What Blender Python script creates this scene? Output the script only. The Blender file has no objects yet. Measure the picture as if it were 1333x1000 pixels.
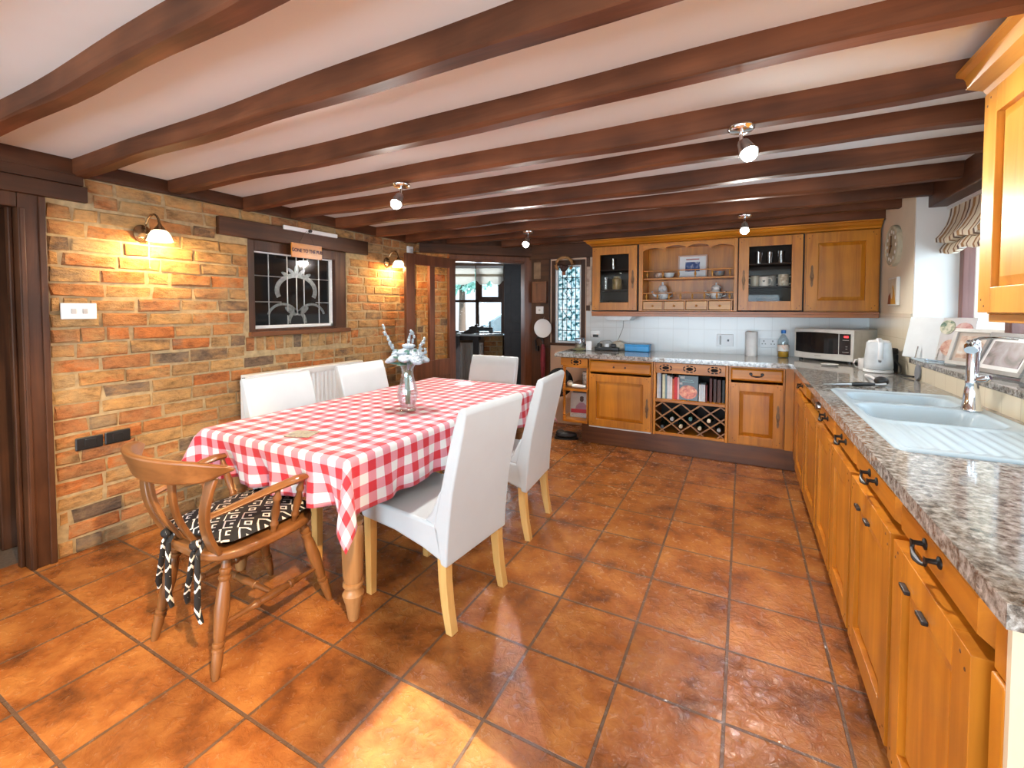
import bpy, bmesh, math, random
from mathutils import Vector, Matrix
random.seed(7)
R = math.radians
SC = bpy.context.scene
COL = SC.collection

# ------------------------------------------------------------------ camera, world, sun, daylight, exposure
cam_d = bpy.data.cameras.new('camera'); cam = bpy.data.objects.new('camera', cam_d); COL.objects.link(cam)
cam.location = (0, 0, 1.355); cam.rotation_euler = (R(88.0), 0, R(27.4))
cam_d.sensor_width = 36; cam_d.lens = 580 / 1333 * 36; cam_d.shift_y = -77 / 1333; cam_d.clip_start = 0.02
SC.camera = cam
SC.view_settings.view_transform = 'Standard'; SC.view_settings.look = 'None'
SC.view_settings.gamma = 1; SC.view_settings.use_curve_mapping = False
SC.view_settings.exposure = 0.40
SC.cycles.use_denoising = True
SC.cycles.max_bounces = 8; SC.cycles.transparent_max_bounces = 12
SC.cycles.caustics_reflective = False; SC.cycles.caustics_refractive = False
SC.cycles.sample_clamp_indirect = 6
W = bpy.data.worlds.new('sky'); SC.world = W; W.use_nodes = True
bg = W.node_tree.nodes['Background']; bg.inputs[0].default_value = (0.72, 0.87, 1.0, 1); bg.inputs[1].default_value = 1.5

def light(name, kind, loc, energy, color=(1, 1, 1), rot=(0, 0, 0), parent=None, **kw):
    d = bpy.data.lights.new(name, kind); d.energy = energy; d.color = color
    for k, v in kw.items(): setattr(d, k, v)
    o = bpy.data.objects.new(name, d); COL.objects.link(o); o.location = loc; o.rotation_euler = rot; o.parent = parent
    return o
sd = Vector((-0.76, 0.16, -0.64))
sun = light('sun', 'SUN', (3, -1, 4), 9.0, (1.0, 0.96, 0.90), angle=R(0.6))
sun.rotation_euler = sd.to_track_quat('-Z', 'Y').to_euler()
light('daylight_right_window', 'AREA', (1.95, 2.55, 1.45), 66, (0.66, 0.85, 1.0), (R(96), 0, R(90)), shape='RECTANGLE', size=2.7, size_y=1.2)
light('daylight_rear_fill', 'AREA', (-0.9, -3.5, 0.9), 175, (0.70, 0.87, 1.0), (R(114), 0, 0), shape='RECTANGLE', size=3.4, size_y=1.8)  # fill light added behind the camera, tilted up to brighten the ceiling
light('daylight_hall_window', 'AREA', (-5.25, 8.1, 1.9), 170, (0.80, 0.92, 1.0), (R(85), 0, R(27.4 + 180)), shape='RECTANGLE', size=1.8, size_y=1.4)

# ------------------------------------------------------------------ mesh helpers
class MB:
    def __init__(s): s.b = bmesh.new(); s.mi = 0
    def _f(s, vs):
        try:
            f = s.b.faces.new(vs); f.material_index = s.mi; return f
        except ValueError: return None
    def box(s, x0, x1, y0, y1, z0, z1, M=None):
        p = [Vector((x, y, z)) for z in (z0, z1) for y in (y0, y1) for x in (x0, x1)]
        if M: p = [M @ q for q in p]
        v = [s.b.verts.new(q) for q in p]
        for a in ((0, 2, 3, 1), (4, 5, 7, 6), (0, 1, 5, 4), (2, 6, 7, 3), (0, 4, 6, 2), (1, 3, 7, 5)): s._f([v[i] for i in a])
        return s
    def hexa(s, p):   # 8 corner points, bottom 4 (ccw) then top 4
        v = [s.b.verts.new(q) for q in p]
        for a in ((3, 2, 1, 0), (4, 5, 6, 7), (0, 1, 5, 4), (1, 2, 6, 5), (2, 3, 7, 6), (3, 0, 4, 7)): s._f([v[i] for i in a])
        return s
    def lathe(s, prof, seg=20, o=(0, 0, 0), M=None, cap=True):
        o = Vector(o); rings = []
        for r, z in prof:
            ring = []
            for i in range(seg):
                a = 2 * math.pi * i / seg
                q = Vector((r * math.cos(a), r * math.sin(a), z))
                if M: q = M @ q
                ring.append(s.b.verts.new(q + o))
            rings.append(ring)
        for a, b in zip(rings, rings[1:]):
            for i in range(seg): s._f([a[i], a[(i + 1) % seg], b[(i + 1) % seg], b[i]])
        if cap:
            s._f(list(reversed(rings[0]))); s._f(rings[-1])
        return s
    def turned(s, p0, p1, prof, seg=14):   # lathe between two points, prof = (t, r)
        p0 = Vector(p0); p1 = Vector(p1); d = p1 - p0; L = d.length
        M = Vector((0, 0, 1)).rotation_difference(d.normalized()).to_matrix()
        return s.lathe([(r, t * L) for t, r in prof], seg, p0, M)
    def cyl(s, p0, p1, r0, r1=None, seg=14): return s.turned(p0, p1, [(0, r0), (1, r0 if r1 is None else r1)], seg)
    def tube(s, pts, r, seg=8, flat=1.0, closed=False, up=None):
        pts = [Vector(p) for p in pts]; rings = []; n = len(pts)
        for i, p in enumerate(pts):
            a = pts[i - 1] if (i > 0 or closed) else p; c = pts[(i + 1) % n] if (i < n - 1 or closed) else p
            d = (c - a).normalized(); u = Vector(up) if up else (Vector((0, 0, 1)) if abs(d.z) < 0.95 else Vector((1, 0, 0)))
            x = d.cross(u).normalized(); y = x.cross(d).normalized()
            rr = r[i] if isinstance(r, (list, tuple)) else r
            rings.append([s.b.verts.new(p + x * rr * math.cos(2 * math.pi * k / seg) + y * rr * flat * math.sin(2 * math.pi * k / seg)) for k in range(seg)])
        m = n if closed else n - 1
        for i in range(m):
            a, b = rings[i], rings[(i + 1) % n]
            for k in range(seg): s._f([a[k], a[(k + 1) % seg], b[(k + 1) % seg], b[k]])
        if not closed: s._f(list(reversed(rings[0]))); s._f(rings[-1])
        return s
    def prism(s, poly, a, b, axis='x'):   # polygon extruded along an axis; poly in the other two axes
        def P(p, t):
            return {'x': (t, p[0], p[1]), 'y': (p[0], t, p[1]), 'z': (p[0], p[1], t)}[axis]
        A = [s.b.verts.new(P(p, a)) for p in poly]; B = [s.b.verts.new(P(p, b)) for p in poly]; n = len(poly)
        s._f(list(reversed(A))); s._f(B)
        for i in range(n): s._f([A[i], A[(i + 1) % n], B[(i + 1) % n], B[i]])
        return s
    def ball(s, c, r, sx=1, sy=1, sz=1, seg=10, M=None):
        n0 = len(s.b.verts)
        mm = Matrix.Translation(Vector(c)) @ (M.to_4x4() if M else Matrix.Identity(4)) @ Matrix.Diagonal((sx, sy, sz, 1))
        r_ = bmesh.ops.create_uvsphere(s.b, u_segments=seg, v_segments=max(5, seg // 2 + 1), radius=r, matrix=mm)
        for f in {f for v in r_['verts'] for f in v.link_faces}: f.material_index = s.mi
        return s
    def quad(s, a, b, c, d):
        s._f([s.b.verts.new(p) for p in (a, b, c, d)]); return s

def obj(name, mb, mats, parent=None, loc=(0, 0, 0), rot=(0, 0, 0), bevel=0, seg=2, smooth=False, sub=0, angle=40, fix=True):
    if fix: bmesh.ops.recalc_face_normals(mb.b, faces=mb.b.faces)
    me = bpy.data.meshes.new(name); mb.b.to_mesh(me); mb.b.free()
    for m in (mats if isinstance(mats, (list, tuple)) else [mats]): me.materials.append(m)
    o = bpy.data.objects.new(name, me); COL.objects.link(o); o.location = loc; o.rotation_euler = rot; o.parent = parent
    if bevel:
        m = o.modifiers.new('bevel', 'BEVEL'); m.width = bevel; m.segments = seg; m.limit_method = 'ANGLE'; m.angle_limit = R(35)
    if sub:
        m = o.modifiers.new('subd', 'SUBSURF'); m.levels = sub; m.render_levels = sub
    if smooth or sub:
        for p in me.polygons: p.use_smooth = True
        if not sub: me.set_sharp_from_angle(angle=R(angle))
    return o
def tag(o, label, cat, group=None, kind=None):
    o['label'] = label; o['category'] = cat
    if group: o['group'] = group
    if kind: o['kind'] = kind
    return o
def thing(name, label, cat, loc=(0, 0, 0), rz=0, group=None):
    o = bpy.data.objects.new(name, None); COL.objects.link(o); o.location = loc; o.rotation_euler = (0, 0, rz); o.empty_display_size = 0.1
    return tag(o, label, cat, group)
def struct(o, label=None):
    o['kind'] = 'structure'
    if label: o['label'] = label
    return o
def dup(root, loc, rz, label, group=None):
    def cp(o, parent):
        c = o.copy(); COL.objects.link(c); c.parent = parent
        for ch in list(o.children): cp(ch, c)
        return c
    r = cp(root, None); r.location = loc; r.rotation_euler = (0, 0, rz); r['label'] = label
    if group: r['group'] = group
    return r
def text(name, body, size, loc, rot, m, parent=None, extrude=0.001, align='CENTER', sx=1.0, bold=0.0):
    c = bpy.data.curves.new(name, 'FONT'); c.body = body; c.size = size; c.align_x = align; c.align_y = 'CENTER'; c.extrude = extrude; c.offset = bold
    t = bpy.data.objects.new(name, c); COL.objects.link(t)
    bpy.context.view_layer.update()
    me = bpy.data.meshes.new_from_object(t.evaluated_get(bpy.context.evaluated_depsgraph_get()))
    bpy.data.objects.remove(t); me.materials.clear(); me.materials.append(m)
    o = bpy.data.objects.new(name, me); COL.objects.link(o); o.location = loc; o.rotation_euler = rot; o.scale = (sx, 1, 1); o.parent = parent
    return o

# ------------------------------------------------------------------ materials
def new(name):
    m = bpy.data.materials.new(name); m.use_nodes = True
    nt = m.node_tree; return m, nt, nt.nodes['Principled BSDF']
def nd(nt, t, **kw):
    n = nt.nodes.new(t)
    for k, v in kw.items():
        if k.startswith('i_'):
            key = k[2:]; n.inputs[int(key) if key.isdigit() else key.replace('_', ' ')].default_value = v
        else: setattr(n, k, v)
    return n
def ramp(nt, stops, interp='LINEAR'):
    n = nt.nodes.new('ShaderNodeValToRGB'); cr = n.color_ramp; cr.interpolation = interp
    while len(cr.elements) < len(stops): cr.elements.new(0.5)
    for e, (p, c) in zip(cr.elements, stops): e.position = p; e.color = (*c, 1)
    return n
def math_(nt, op, a, b=None):
    n = nt.nodes.new('ShaderNodeMath'); n.operation = op
    for i, v in enumerate((a, b)):
        if v is None: continue
        if isinstance(v, (int, float)): n.inputs[i].default_value = v
        else: nt.links.new(v, n.inputs[i])
    return n.outputs[0]
def coords(nt, scale=(1, 1, 1), kind='Object', loc=(0, 0, 0), rot=(0, 0, 0)):
    tc = nt.nodes.new('ShaderNodeTexCoord'); mp = nt.nodes.new('ShaderNodeMapping')
    mp.inputs['Scale'].default_value = scale; mp.inputs['Location'].default_value = loc; mp.inputs['Rotation'].default_value = rot
    nt.links.new(tc.outputs[kind], mp.inputs[0]); return mp.outputs[0]
def mixc(nt, fac, a, b, mode='MIX'):
    n = nt.nodes.new('ShaderNodeMix'); n.data_type = 'RGBA'; n.blend_type = mode
    for i, v in ((0, fac), (6, a), (7, b)):
        if hasattr(v, 'links') or hasattr(v, 'is_output'): nt.links.new(v, n.inputs[i])
        elif isinstance(v, (int, float)): n.inputs[i].default_value = v
        else: n.inputs[i].default_value = (*v, 1)
    return n.outputs[2]
def bump(nt, b, h, strength=0.3, dist=0.01):
    n = nt.nodes.new('ShaderNodeBump'); n.inputs['Strength'].default_value = strength; n.inputs['Distance'].default_value = dist
    nt.links.new(h, n.inputs['Height']); nt.links.new(n.outputs[0], b.inputs['Normal']); return n
def plain(name, col, rough=0.5, metal=0.0, var=0.12, scale=14, spec=0.5, bumpy=0.0, coat=0.0, sheen=0.0):
    m, nt, b = new(name)
    n = nd(nt, 'ShaderNodeTexNoise', i_Scale=scale, i_Detail=3.0); nt.links.new(coords(nt), n.inputs['Vector'])
    d = tuple(c * (1 - var) for c in col); l = tuple(min(1, c * (1 + var * 0.6)) for c in col)
    r = ramp(nt, [(0.3, d), (0.7, l)]); nt.links.new(n.outputs[0], r.inputs[0]); nt.links.new(r.outputs[0], b.inputs['Base Color'])
    b.inputs['Roughness'].default_value = rough; b.inputs['Metallic'].default_value = metal; b.inputs['Specular IOR Level'].default_value = spec
    b.inputs['Coat Weight'].default_value = coat; b.inputs['Sheen Weight'].default_value = sheen
    if bumpy: bump(nt, b, n.outputs[0], bumpy, 0.004)
    return m
def wood(name, base, dark, axis='z', rough=0.35, scale=1.0, knots=0.25, bumpy=0.12, coat=0.15, spec=0.4):
    m, nt, b = new(name)
    s = {'x': (1.2, 16, 16), 'y': (16, 1.2, 16), 'z': (16, 16, 1.2)}[axis]; s = tuple(v * scale for v in s)
    rnd = nd(nt, 'ShaderNodeObjectInfo')
    tc = nt.nodes.new('ShaderNodeTexCoord'); mp = nt.nodes.new('ShaderNodeMapping'); mp.inputs['Scale'].default_value = s
    off = nt.nodes.new('ShaderNodeVectorMath'); off.operation = 'SCALE'; off.inputs[0].default_value = (17, 23, 31)
    nt.links.new(rnd.outputs['Random'], off.inputs['Scale']); nt.links.new(tc.outputs['Object'], mp.inputs[0]); nt.links.new(off.outputs[0], mp.inputs['Location'])
    n = nd(nt, 'ShaderNodeTexNoise', i_Scale=1.0, i_Detail=5.0, i_Roughness=0.6, i_Distortion=0.6); nt.links.new(mp.outputs[0], n.inputs['Vector'])
    n2 = nd(nt, 'ShaderNodeTexNoise', i_Scale=3.0, i_Detail=2.0); nt.links.new(tc.outputs['Object'], n2.inputs['Vector'])
    mid = tuple((a + c) / 2 for a, c in zip(base, dark))
    r = ramp(nt, [(0.28, dark), (0.45, mid), (0.6, base), (0.8, tuple(min(1, c * 1.12) for c in base))]); nt.links.new(n.outputs[0], r.inputs[0])
    r2 = ramp(nt, [(0.35, (1 - knots,) * 3), (0.65, (1.0,) * 3)]); nt.links.new(n2.outputs[0], r2.inputs[0])
    c = mixc(nt, 1.0, r.outputs[0], r2.outputs[0], 'MULTIPLY'); nt.links.new(c, b.inputs['Base Color'])
    b.inputs['Roughness'].default_value = rough; b.inputs['Coat Weight'].default_value = coat; b.inputs['Coat Roughness'].default_value = 0.2
    b.inputs['Specular IOR Level'].default_value = spec
    bump(nt, b, n.outputs[0], bumpy, 0.003); return m
def glass(name, tint=(1, 1, 1), refl=0.10, rough=0.02, grazing=0.45):
    m, nt, b = new(name); nt.nodes.remove(b); out = nt.nodes['Material Output']
    t = nd(nt, 'ShaderNodeBsdfTransparent'); t.inputs[0].default_value = (*tint, 1)
    g = nd(nt, 'ShaderNodeBsdfGlossy'); g.inputs['Roughness'].default_value = rough
    lw = nd(nt, 'ShaderNodeLayerWeight'); lw.inputs[0].default_value = 0.35
    f = math_(nt, 'ADD', math_(nt, 'MULTIPLY', lw.outputs['Facing'], grazing), refl * 0.4)
    mx = nd(nt, 'ShaderNodeMixShader'); nt.links.new(f, mx.inputs[0]); nt.links.new(t.outputs[0], mx.inputs[1]); nt.links.new(g.outputs[0], mx.inputs[2])
    nt.links.new(mx.outputs[0], out.inputs[0]); return m
def emit(name, col, strength):
    m, nt, b = new(name); b.inputs['Base Color'].default_value = (*col, 1)
    b.inputs['Emission Color'].default_value = (*col, 1); b.inputs['Emission Strength'].default_value = strength; return m

ORANGE, ORANGE_D = (0.63, 0.232, 0.017), (0.40, 0.122, 0.007)
PINE = {a: wood('pine_' + a, ORANGE, ORANGE_D, a) for a in 'xyz'}
PINE_L = {a: wood('pale_pine_' + a, (0.60, 0.275, 0.042), (0.44, 0.165, 0.018), a, knots=0.15) for a in 'xyz'}
BEAM = wood('beam_brown', (0.185, 0.062, 0.024), (0.075, 0.024, 0.009), 'x', rough=0.55, scale=0.7, knots=0.5, bumpy=0.4, coat=0.0, spec=0.25)
DARKW = {a: wood('dark_oak_' + a, (0.105, 0.038, 0.015), (0.040, 0.014, 0.006), a, spec=0.3, coat=0.05, rough=0.45, knots=0.4, bumpy=0.2) for a in 'xyz'}
DOORW = wood('door_brown', (0.20, 0.068, 0.028), (0.10, 0.032, 0.014), 'z', rough=0.4)
CHAIRW = {a: wood('captain_wood_' + a, (0.285, 0.118, 0.036), (0.150, 0.056, 0.016), a, rough=0.32) for a in 'xyz'}
LEGW = wood('table_leg_wood', (0.50, 0.26, 0.10), (0.34, 0.15, 0.05), 'z', rough=0.35)
OAK = wood('pale_oak', (0.82, 0.50, 0.17), (0.66, 0.36, 0.10), 'z', rough=0.4, knots=0.12)
WICK = plain('wicker', (0.42, 0.20, 0.07), 0.8, var=0.4, scale=60, bumpy=0.5)
WHITE = plain('white_plaster', (0.80, 0.79, 0.76), 0.85, var=0.04, scale=3)
CEILM = plain('ceiling_white', (0.78, 0.84, 0.86), 0.9, var=0.03, scale=2)
CREAM = plain('cream_wall', (0.78, 0.70, 0.56), 0.85, var=0.06, scale=4)
PEACH = plain('peach_wall', (0.70, 0.48, 0.34), 0.85, var=0.06, scale=4)
WPLAST = plain('white_plastic', (0.80, 0.81, 0.82), 0.3, var=0.02)
BPLAST = plain('black_plastic', (0.015, 0.015, 0.016), 0.35, var=0.1)
IRON = plain('black_iron', (0.022, 0.019, 0.017), 0.4, metal=0.4, var=0.3, scale=60, bumpy=0.2)
BRASS = plain('antique_brass', (0.16, 0.075, 0.03), 0.4, metal=0.6, var=0.3, scale=80, bumpy=0.3)
BRONZE = plain('lamp_bronze', (0.30, 0.19, 0.10), 0.25, metal=0.9, var=0.2)
CHROME = plain('chrome', (0.80, 0.82, 0.85), 0.08, metal=1.0, var=0.02)
STEEL = plain('brushed_steel', (0.50, 0.50, 0.50), 0.28, metal=1.0, var=0.08)
LEATHER = plain('white_leather', (0.58, 0.63, 0.645), 0.38, var=0.04, scale=5, bumpy=0.05)
RADW = plain('radiator_white', (0.80, 0.80, 0.79), 0.35, var=0.03)
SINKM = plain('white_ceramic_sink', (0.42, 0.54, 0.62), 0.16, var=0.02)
GLASS = glass('clear_glass')
DOORG = glass('door_glass', (0.97, 0.95, 0.92), 0.03, grazing=0.06)
VASEG = glass('vase_glass', (0.97, 0.98, 1.0), 0.25)
BULB = emit('lit_bulb', (1.0, 0.95, 0.86), 45)
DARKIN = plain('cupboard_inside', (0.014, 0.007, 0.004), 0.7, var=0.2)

def brick_mat():
    m, nt, b = new('old_brick')
    g = nd(nt, 'ShaderNodeNewGeometry')
    stops = [(0.0, (0.16, 0.105, 0.070)), (0.06, (0.40, 0.225, 0.095)), (0.28, (0.47, 0.255, 0.095)), (0.44, (0.45, 0.19, 0.065)),
             (0.58, (0.47, 0.155, 0.045)), (0.68, (0.50, 0.29, 0.115)), (0.82, (0.38, 0.155, 0.06)), (0.90, (0.42, 0.28, 0.14)), (0.96, (0.20, 0.14, 0.095))]
    r = ramp(nt, stops, 'CONSTANT'); nt.links.new(g.outputs['Random Per Island'], r.inputs[0])
    rb = ramp(nt, stops, 'CONSTANT'); nt.links.new(math_(nt, 'FRACT', math_(nt, 'MULTIPLY', g.outputs['Random Per Island'], 7.31)), rb.inputs[0])
    nb = nd(nt, 'ShaderNodeTexNoise', i_Scale=9.0, i_Detail=7.0, i_Roughness=0.7); nt.links.new(coords(nt, (1, 0.6, 1.3)), nb.inputs['Vector'])
    fb = ramp(nt, [(0.46, (0,) * 3), (0.62, (0.8,) * 3)]); nt.links.new(nb.outputs[0], fb.inputs[0])
    base = mixc(nt, fb.outputs[0], r.outputs[0], rb.outputs[0])
    n = nd(nt, 'ShaderNodeTexNoise', i_Scale=24.0, i_Detail=7.0, i_Roughness=0.7); nt.links.new(coords(nt, (1, 0.5, 1)), n.inputs['Vector'])
    r2 = ramp(nt, [(0.3, (0.40,) * 3), (0.5, (0.95,) * 3), (0.72, (1.3, 1.26, 1.15))]); nt.links.new(n.outputs[0], r2.inputs[0])
    c = mixc(nt, 1.0, base, r2.outputs[0], 'MULTIPLY')
    n2 = nd(nt, 'ShaderNodeTexNoise', i_Scale=5.0, i_Detail=6.0, i_Roughness=0.65); nt.links.new(coords(nt), n2.inputs['Vector'])
    r3 = ramp(nt, [(0.52, (0,) * 3), (0.70, (0.65,) * 3)]); nt.links.new(n2.outputs[0], r3.inputs[0])
    c = mixc(nt, r3.outputs[0], c, (0.44, 0.30, 0.15)); nt.links.new(c, b.inputs['Base Color'])
    b.inputs['Roughness'].default_value = 0.8; b.inputs['Specular IOR Level'].default_value = 0.25
    bump(nt, b, n.outputs[0], 1.0, 0.02); return m
BRICK = brick_mat()
MORTAR = plain('buff_mortar', (0.42, 0.31, 0.17), 0.9, var=0.25, scale=30, bumpy=0.6)

def floor_mat():
    m, nt, b = new('terracotta_tiles')
    co = coords(nt, loc=(0.035 + 0.352 * 20, -2.277 + 0.352 * 20, 0))
    bt = nd(nt, 'ShaderNodeTexBrick', offset=0.0, squash=1.0, i_Scale=1.0, i_Mortar_Size=0.006, i_Mortar_Smooth=0.2, i_Brick_Width=0.352, i_Row_Height=0.352, i_Bias=0.0)
    bt.inputs['Color1'].default_value = (0, 0, 0, 1); bt.inputs['Color2'].default_value = (1, 1, 1, 1); bt.inputs['Mortar'].default_value = (0.5, 0.5, 0.5, 1)
    nt.links.new(co, bt.inputs['Vector'])
    n = nd(nt, 'ShaderNodeTexNoise', i_Scale=4.5, i_Detail=6.0, i_Roughness=0.65); nt.links.new(co, n.inputs['Vector'])
    n3 = nd(nt, 'ShaderNodeTexNoise', i_Scale=26.0, i_Detail=5.0, i_Roughness=0.6, i_Distortion=1.0); nt.links.new(co, n3.inputs['Vector'])
    r = ramp(nt, [(0.30, (0.105, 0.034, 0.012)), (0.47, (0.33, 0.108, 0.026)), (0.64, (0.50, 0.20, 0.052))]); nt.links.new(n.outputs[0], r.inputs[0])
    tint = ramp(nt, [(0.0, (0.80, 0.78, 0.76)), (1.0, (1.1, 1.06, 1.0))]); nt.links.new(bt.outputs['Color'], tint.inputs[0])
    c = mixc(nt, 1.0, r.outputs[0], tint.outputs[0], 'MULTIPLY')
    c = mixc(nt, bt.outputs['Fac'], c, (0.15, 0.085, 0.05)); nt.links.new(c, b.inputs['Base Color'])
    rr = ramp(nt, [(0.35, (0.10,) * 3), (0.7, (0.34,) * 3)]); nt.links.new(n3.outputs[0], rr.inputs[0]); nt.links.new(rr.outputs[0], b.inputs['Roughness'])
    h = math_(nt, 'SUBTRACT', math_(nt, 'ADD', math_(nt, 'MULTIPLY', n3.outputs[0], 0.6), math_(nt, 'MULTIPLY', n.outputs[0], 0.4)), math_(nt, 'MULTIPLY', bt.outputs['Fac'], 0.8))
    bump(nt, b, h, 0.8, 0.012); b.inputs['Specular IOR Level'].default_value = 0.5; return m
FLOOR = floor_mat()

def granite_mat():
    m, nt, b = new('speckled_granite')
    v = nd(nt, 'ShaderNodeTexVoronoi', i_Scale=95.0); nt.links.new(coords(nt, (1, 1, 1)), v.inputs['Vector'])
    n = nd(nt, 'ShaderNodeTexNoise', i_Scale=46.0, i_Detail=7.0, i_Roughness=0.72); nt.links.new(coords(nt, (1, 1, 1)), n.inputs['Vector'])
    r = ramp(nt, [(0.34, (0.05, 0.045, 0.04)), (0.44, (0.20, 0.175, 0.15)), (0.54, (0.38, 0.365, 0.335)), (0.68, (0.54, 0.54, 0.53))]); nt.links.new(n.outputs[0], r.inputs[0])
    r2 = ramp(nt, [(0.0, (0.35,) * 3), (0.35, (0.85,) * 3), (1.0, (1.12,) * 3)]); nt.links.new(v.outputs['Color'], r2.inputs[0])
    c = mixc(nt, 1.0, r.outputs[0], r2.outputs[0], 'MULTIPLY'); nt.links.new(c, b.inputs['Base Color'])
    b.inputs['Roughness'].default_value = 0.07; b.inputs['Specular IOR Level'].default_value = 0.85; return m
GRANITE = granite_mat()

def gingham_mat():
    m, nt, b = new('gingham_cotton')
    uv = nd(nt, 'ShaderNodeUVMap', uv_map='weave'); sp = nd(nt, 'ShaderNodeSeparateXYZ'); nt.links.new(uv.outputs[0], sp.inputs[0])
    st = [math_(nt, 'LESS_THAN', math_(nt, 'FRACT', math_(nt, 'DIVIDE', sp.outputs[i], 0.09)), 0.5) for i in (0, 1)]
    s = math_(nt, 'ADD', *st)
    r = ramp(nt, [(0.0, (0.70, 0.71, 0.72)), (0.34, (0.62, 0.24, 0.30)), (0.84, (0.52, 0.012, 0.028))], 'CONSTANT'); nt.links.new(math_(nt, 'MULTIPLY', s, 0.5), r.inputs[0])
    nt.links.new(r.outputs[0], b.inputs['Base Color']); b.inputs['Roughness'].default_value = 0.75; b.inputs['Sheen Weight'].default_value = 0.15
    wv = nd(nt, 'ShaderNodeTexNoise', i_Scale=420.0); nt.links.new(uv.outputs[0], wv.inputs['Vector']); bump(nt, b, wv.outputs[0], 0.15, 0.001); return m
GINGHAM = gingham_mat()

def aztec_mat():
    m, nt, b = new('black_white_geometric_cloth')
    sp = nd(nt, 'ShaderNodeSeparateXYZ'); nt.links.new(coords(nt, kind='Object'), sp.inputs[0])
    def tri(o, k): return math_(nt, 'ABSOLUTE', math_(nt, 'SUBTRACT', math_(nt, 'FRACT', math_(nt, 'MULTIPLY', o, k)), 0.5))
    sx = math_(nt, 'ADD', sp.outputs[0], math_(nt, 'MULTIPLY', sp.outputs[2], 0.7))
    d = math_(nt, 'ADD', tri(sx, 11.0), tri(sp.outputs[1], 13.0))
    ln = math_(nt, 'LESS_THAN', math_(nt, 'FRACT', math_(nt, 'MULTIPLY', d, 2.6)), 0.27)
    gate = math_(nt, 'GREATER_THAN', tri(math_(nt, 'ADD', sx, sp.outputs[1]), 11.0), 0.13)
    f = math_(nt, 'MULTIPLY', ln, gate)
    c = mixc(nt, f, (0.008, 0.008, 0.009), (0.72, 0.70, 0.66)); nt.links.new(c, b.inputs['Base Color']); b.inputs['Roughness'].default_value = 0.8; return m
AZTEC = aztec_mat()

def tile_mat(name, col, grout, w, h, plane='xz', rough=0.2):
    m, nt, b = new(name)
    rot = {'xz': (R(-90), 0, 0), 'yz': (0, R(90), R(90))}[plane]
    sp = nd(nt, 'ShaderNodeSeparateXYZ'); nt.links.new(coords(nt, kind='Object', loc=(20, 20, 20)), sp.inputs[0])
    cb = nd(nt, 'ShaderNodeCombineXYZ'); nt.links.new(sp.outputs[0 if plane == 'xz' else 1], cb.inputs[0]); nt.links.new(sp.outputs[2], cb.inputs[1])
    bt = nd(nt, 'ShaderNodeTexBrick', offset=0.0, i_Scale=1.0, i_Mortar_Size=0.0022, i_Brick_Width=w, i_Row_Height=h)
    bt.inputs['Color1'].default_value = (*col, 1); bt.inputs['Color2'].default_value = (*[c * 0.96 for c in col], 1); bt.inputs['Mortar'].default_value = (*grout, 1)
    nt.links.new(cb.outputs[0], bt.inputs['Vector']); nt.links.new(bt.outputs['Color'], b.inputs['Base Color']); b.inputs['Roughness'].default_value = rough
    bump(nt, b, math_(nt, 'SUBTRACT', 1.0, bt.outputs['Fac']), 0.3, 0.002); return m
TILE_B = tile_mat('pale_wall_tiles', (0.76, 0.77, 0.76), (0.66, 0.66, 0.64), 0.15, 0.45, 'xz')
TILE_R = tile_mat('cream_wall_tiles', (0.74, 0.66, 0.50), (0.62, 0.54, 0.40), 0.15, 0.15, 'yz')

def picture_mat(name, cols, scale=3.0, seed=0.0, detail=3.0):
    m, nt, b = new(name)
    n = nd(nt, 'ShaderNodeTexNoise', i_Scale=scale, i_Detail=detail, i_Distortion=0.8); nt.links.new(coords(nt, loc=(seed, seed * 1.7, seed * 0.3)), n.inputs['Vector'])
    k = len(cols); r = ramp(nt, [(0.3 + 0.4 * i / max(1, k - 1), c) for i, c in enumerate(cols)]); nt.links.new(n.outputs[0], r.inputs[0])
    nt.links.new(r.outputs[0], b.inputs['Base Color']); b.inputs['Roughness'].default_value = 0.35; return m
def frosted():
    m, nt, b = new('leaded_textured_glass'); nt.nodes.remove(b); out = nt.nodes['Material Output']
    v = nd(nt, 'ShaderNodeTexVoronoi', i_Scale=60.0); nt.links.new(coords(nt), v.inputs['Vector'])
    n = nd(nt, 'ShaderNodeTexNoise', i_Scale=30.0, i_Detail=4.0); nt.links.new(coords(nt), n.inputs['Vector'])
    r = ramp(nt, [(0.35, (0.12, 0.28, 0.30)), (0.5, (0.75, 0.88, 0.90)), (0.65, (1, 1, 1))]); nt.links.new(n.outputs[0], r.inputs[0])
    t = nd(nt, 'ShaderNodeBsdfTranslucent'); nt.links.new(r.outputs[0], t.inputs[0])
    p = nd(nt, 'ShaderNodeBsdfTransparent'); nt.links.new(r.outputs[0], p.inputs[0])
    mx = nd(nt, 'ShaderNodeMixShader'); mx.inputs[0].default_value = 0.45
    nt.links.new(t.outputs[0], mx.inputs[1]); nt.links.new(p.outputs[0], mx.inputs[2]); nt.links.new(mx.outputs[0], out.inputs[0]); return m
FROST = frosted()

# ------------------------------------------------------------------ room shell
XL, XR, YB, CZ = -3.27, 1.0, 4.95, 2.17
struct(obj('floor', MB().box(-3.42, 1.45, -3.0, 5.0, -0.1, 0.0), FLOOR))
CARPET = plain('corridor_carpet', (0.13, 0.085, 0.055), 0.95, var=0.3, scale=80)
struct(obj('floor_corridor', MB().box(-5.2, -3.42, -1.5, 1.6, -0.1, 0.0), CARPET))
struct(obj('ceiling', MB().box(-3.5, 1.5, -3.0, 5.1, CZ, CZ + 0.1), CEILM))

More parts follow.
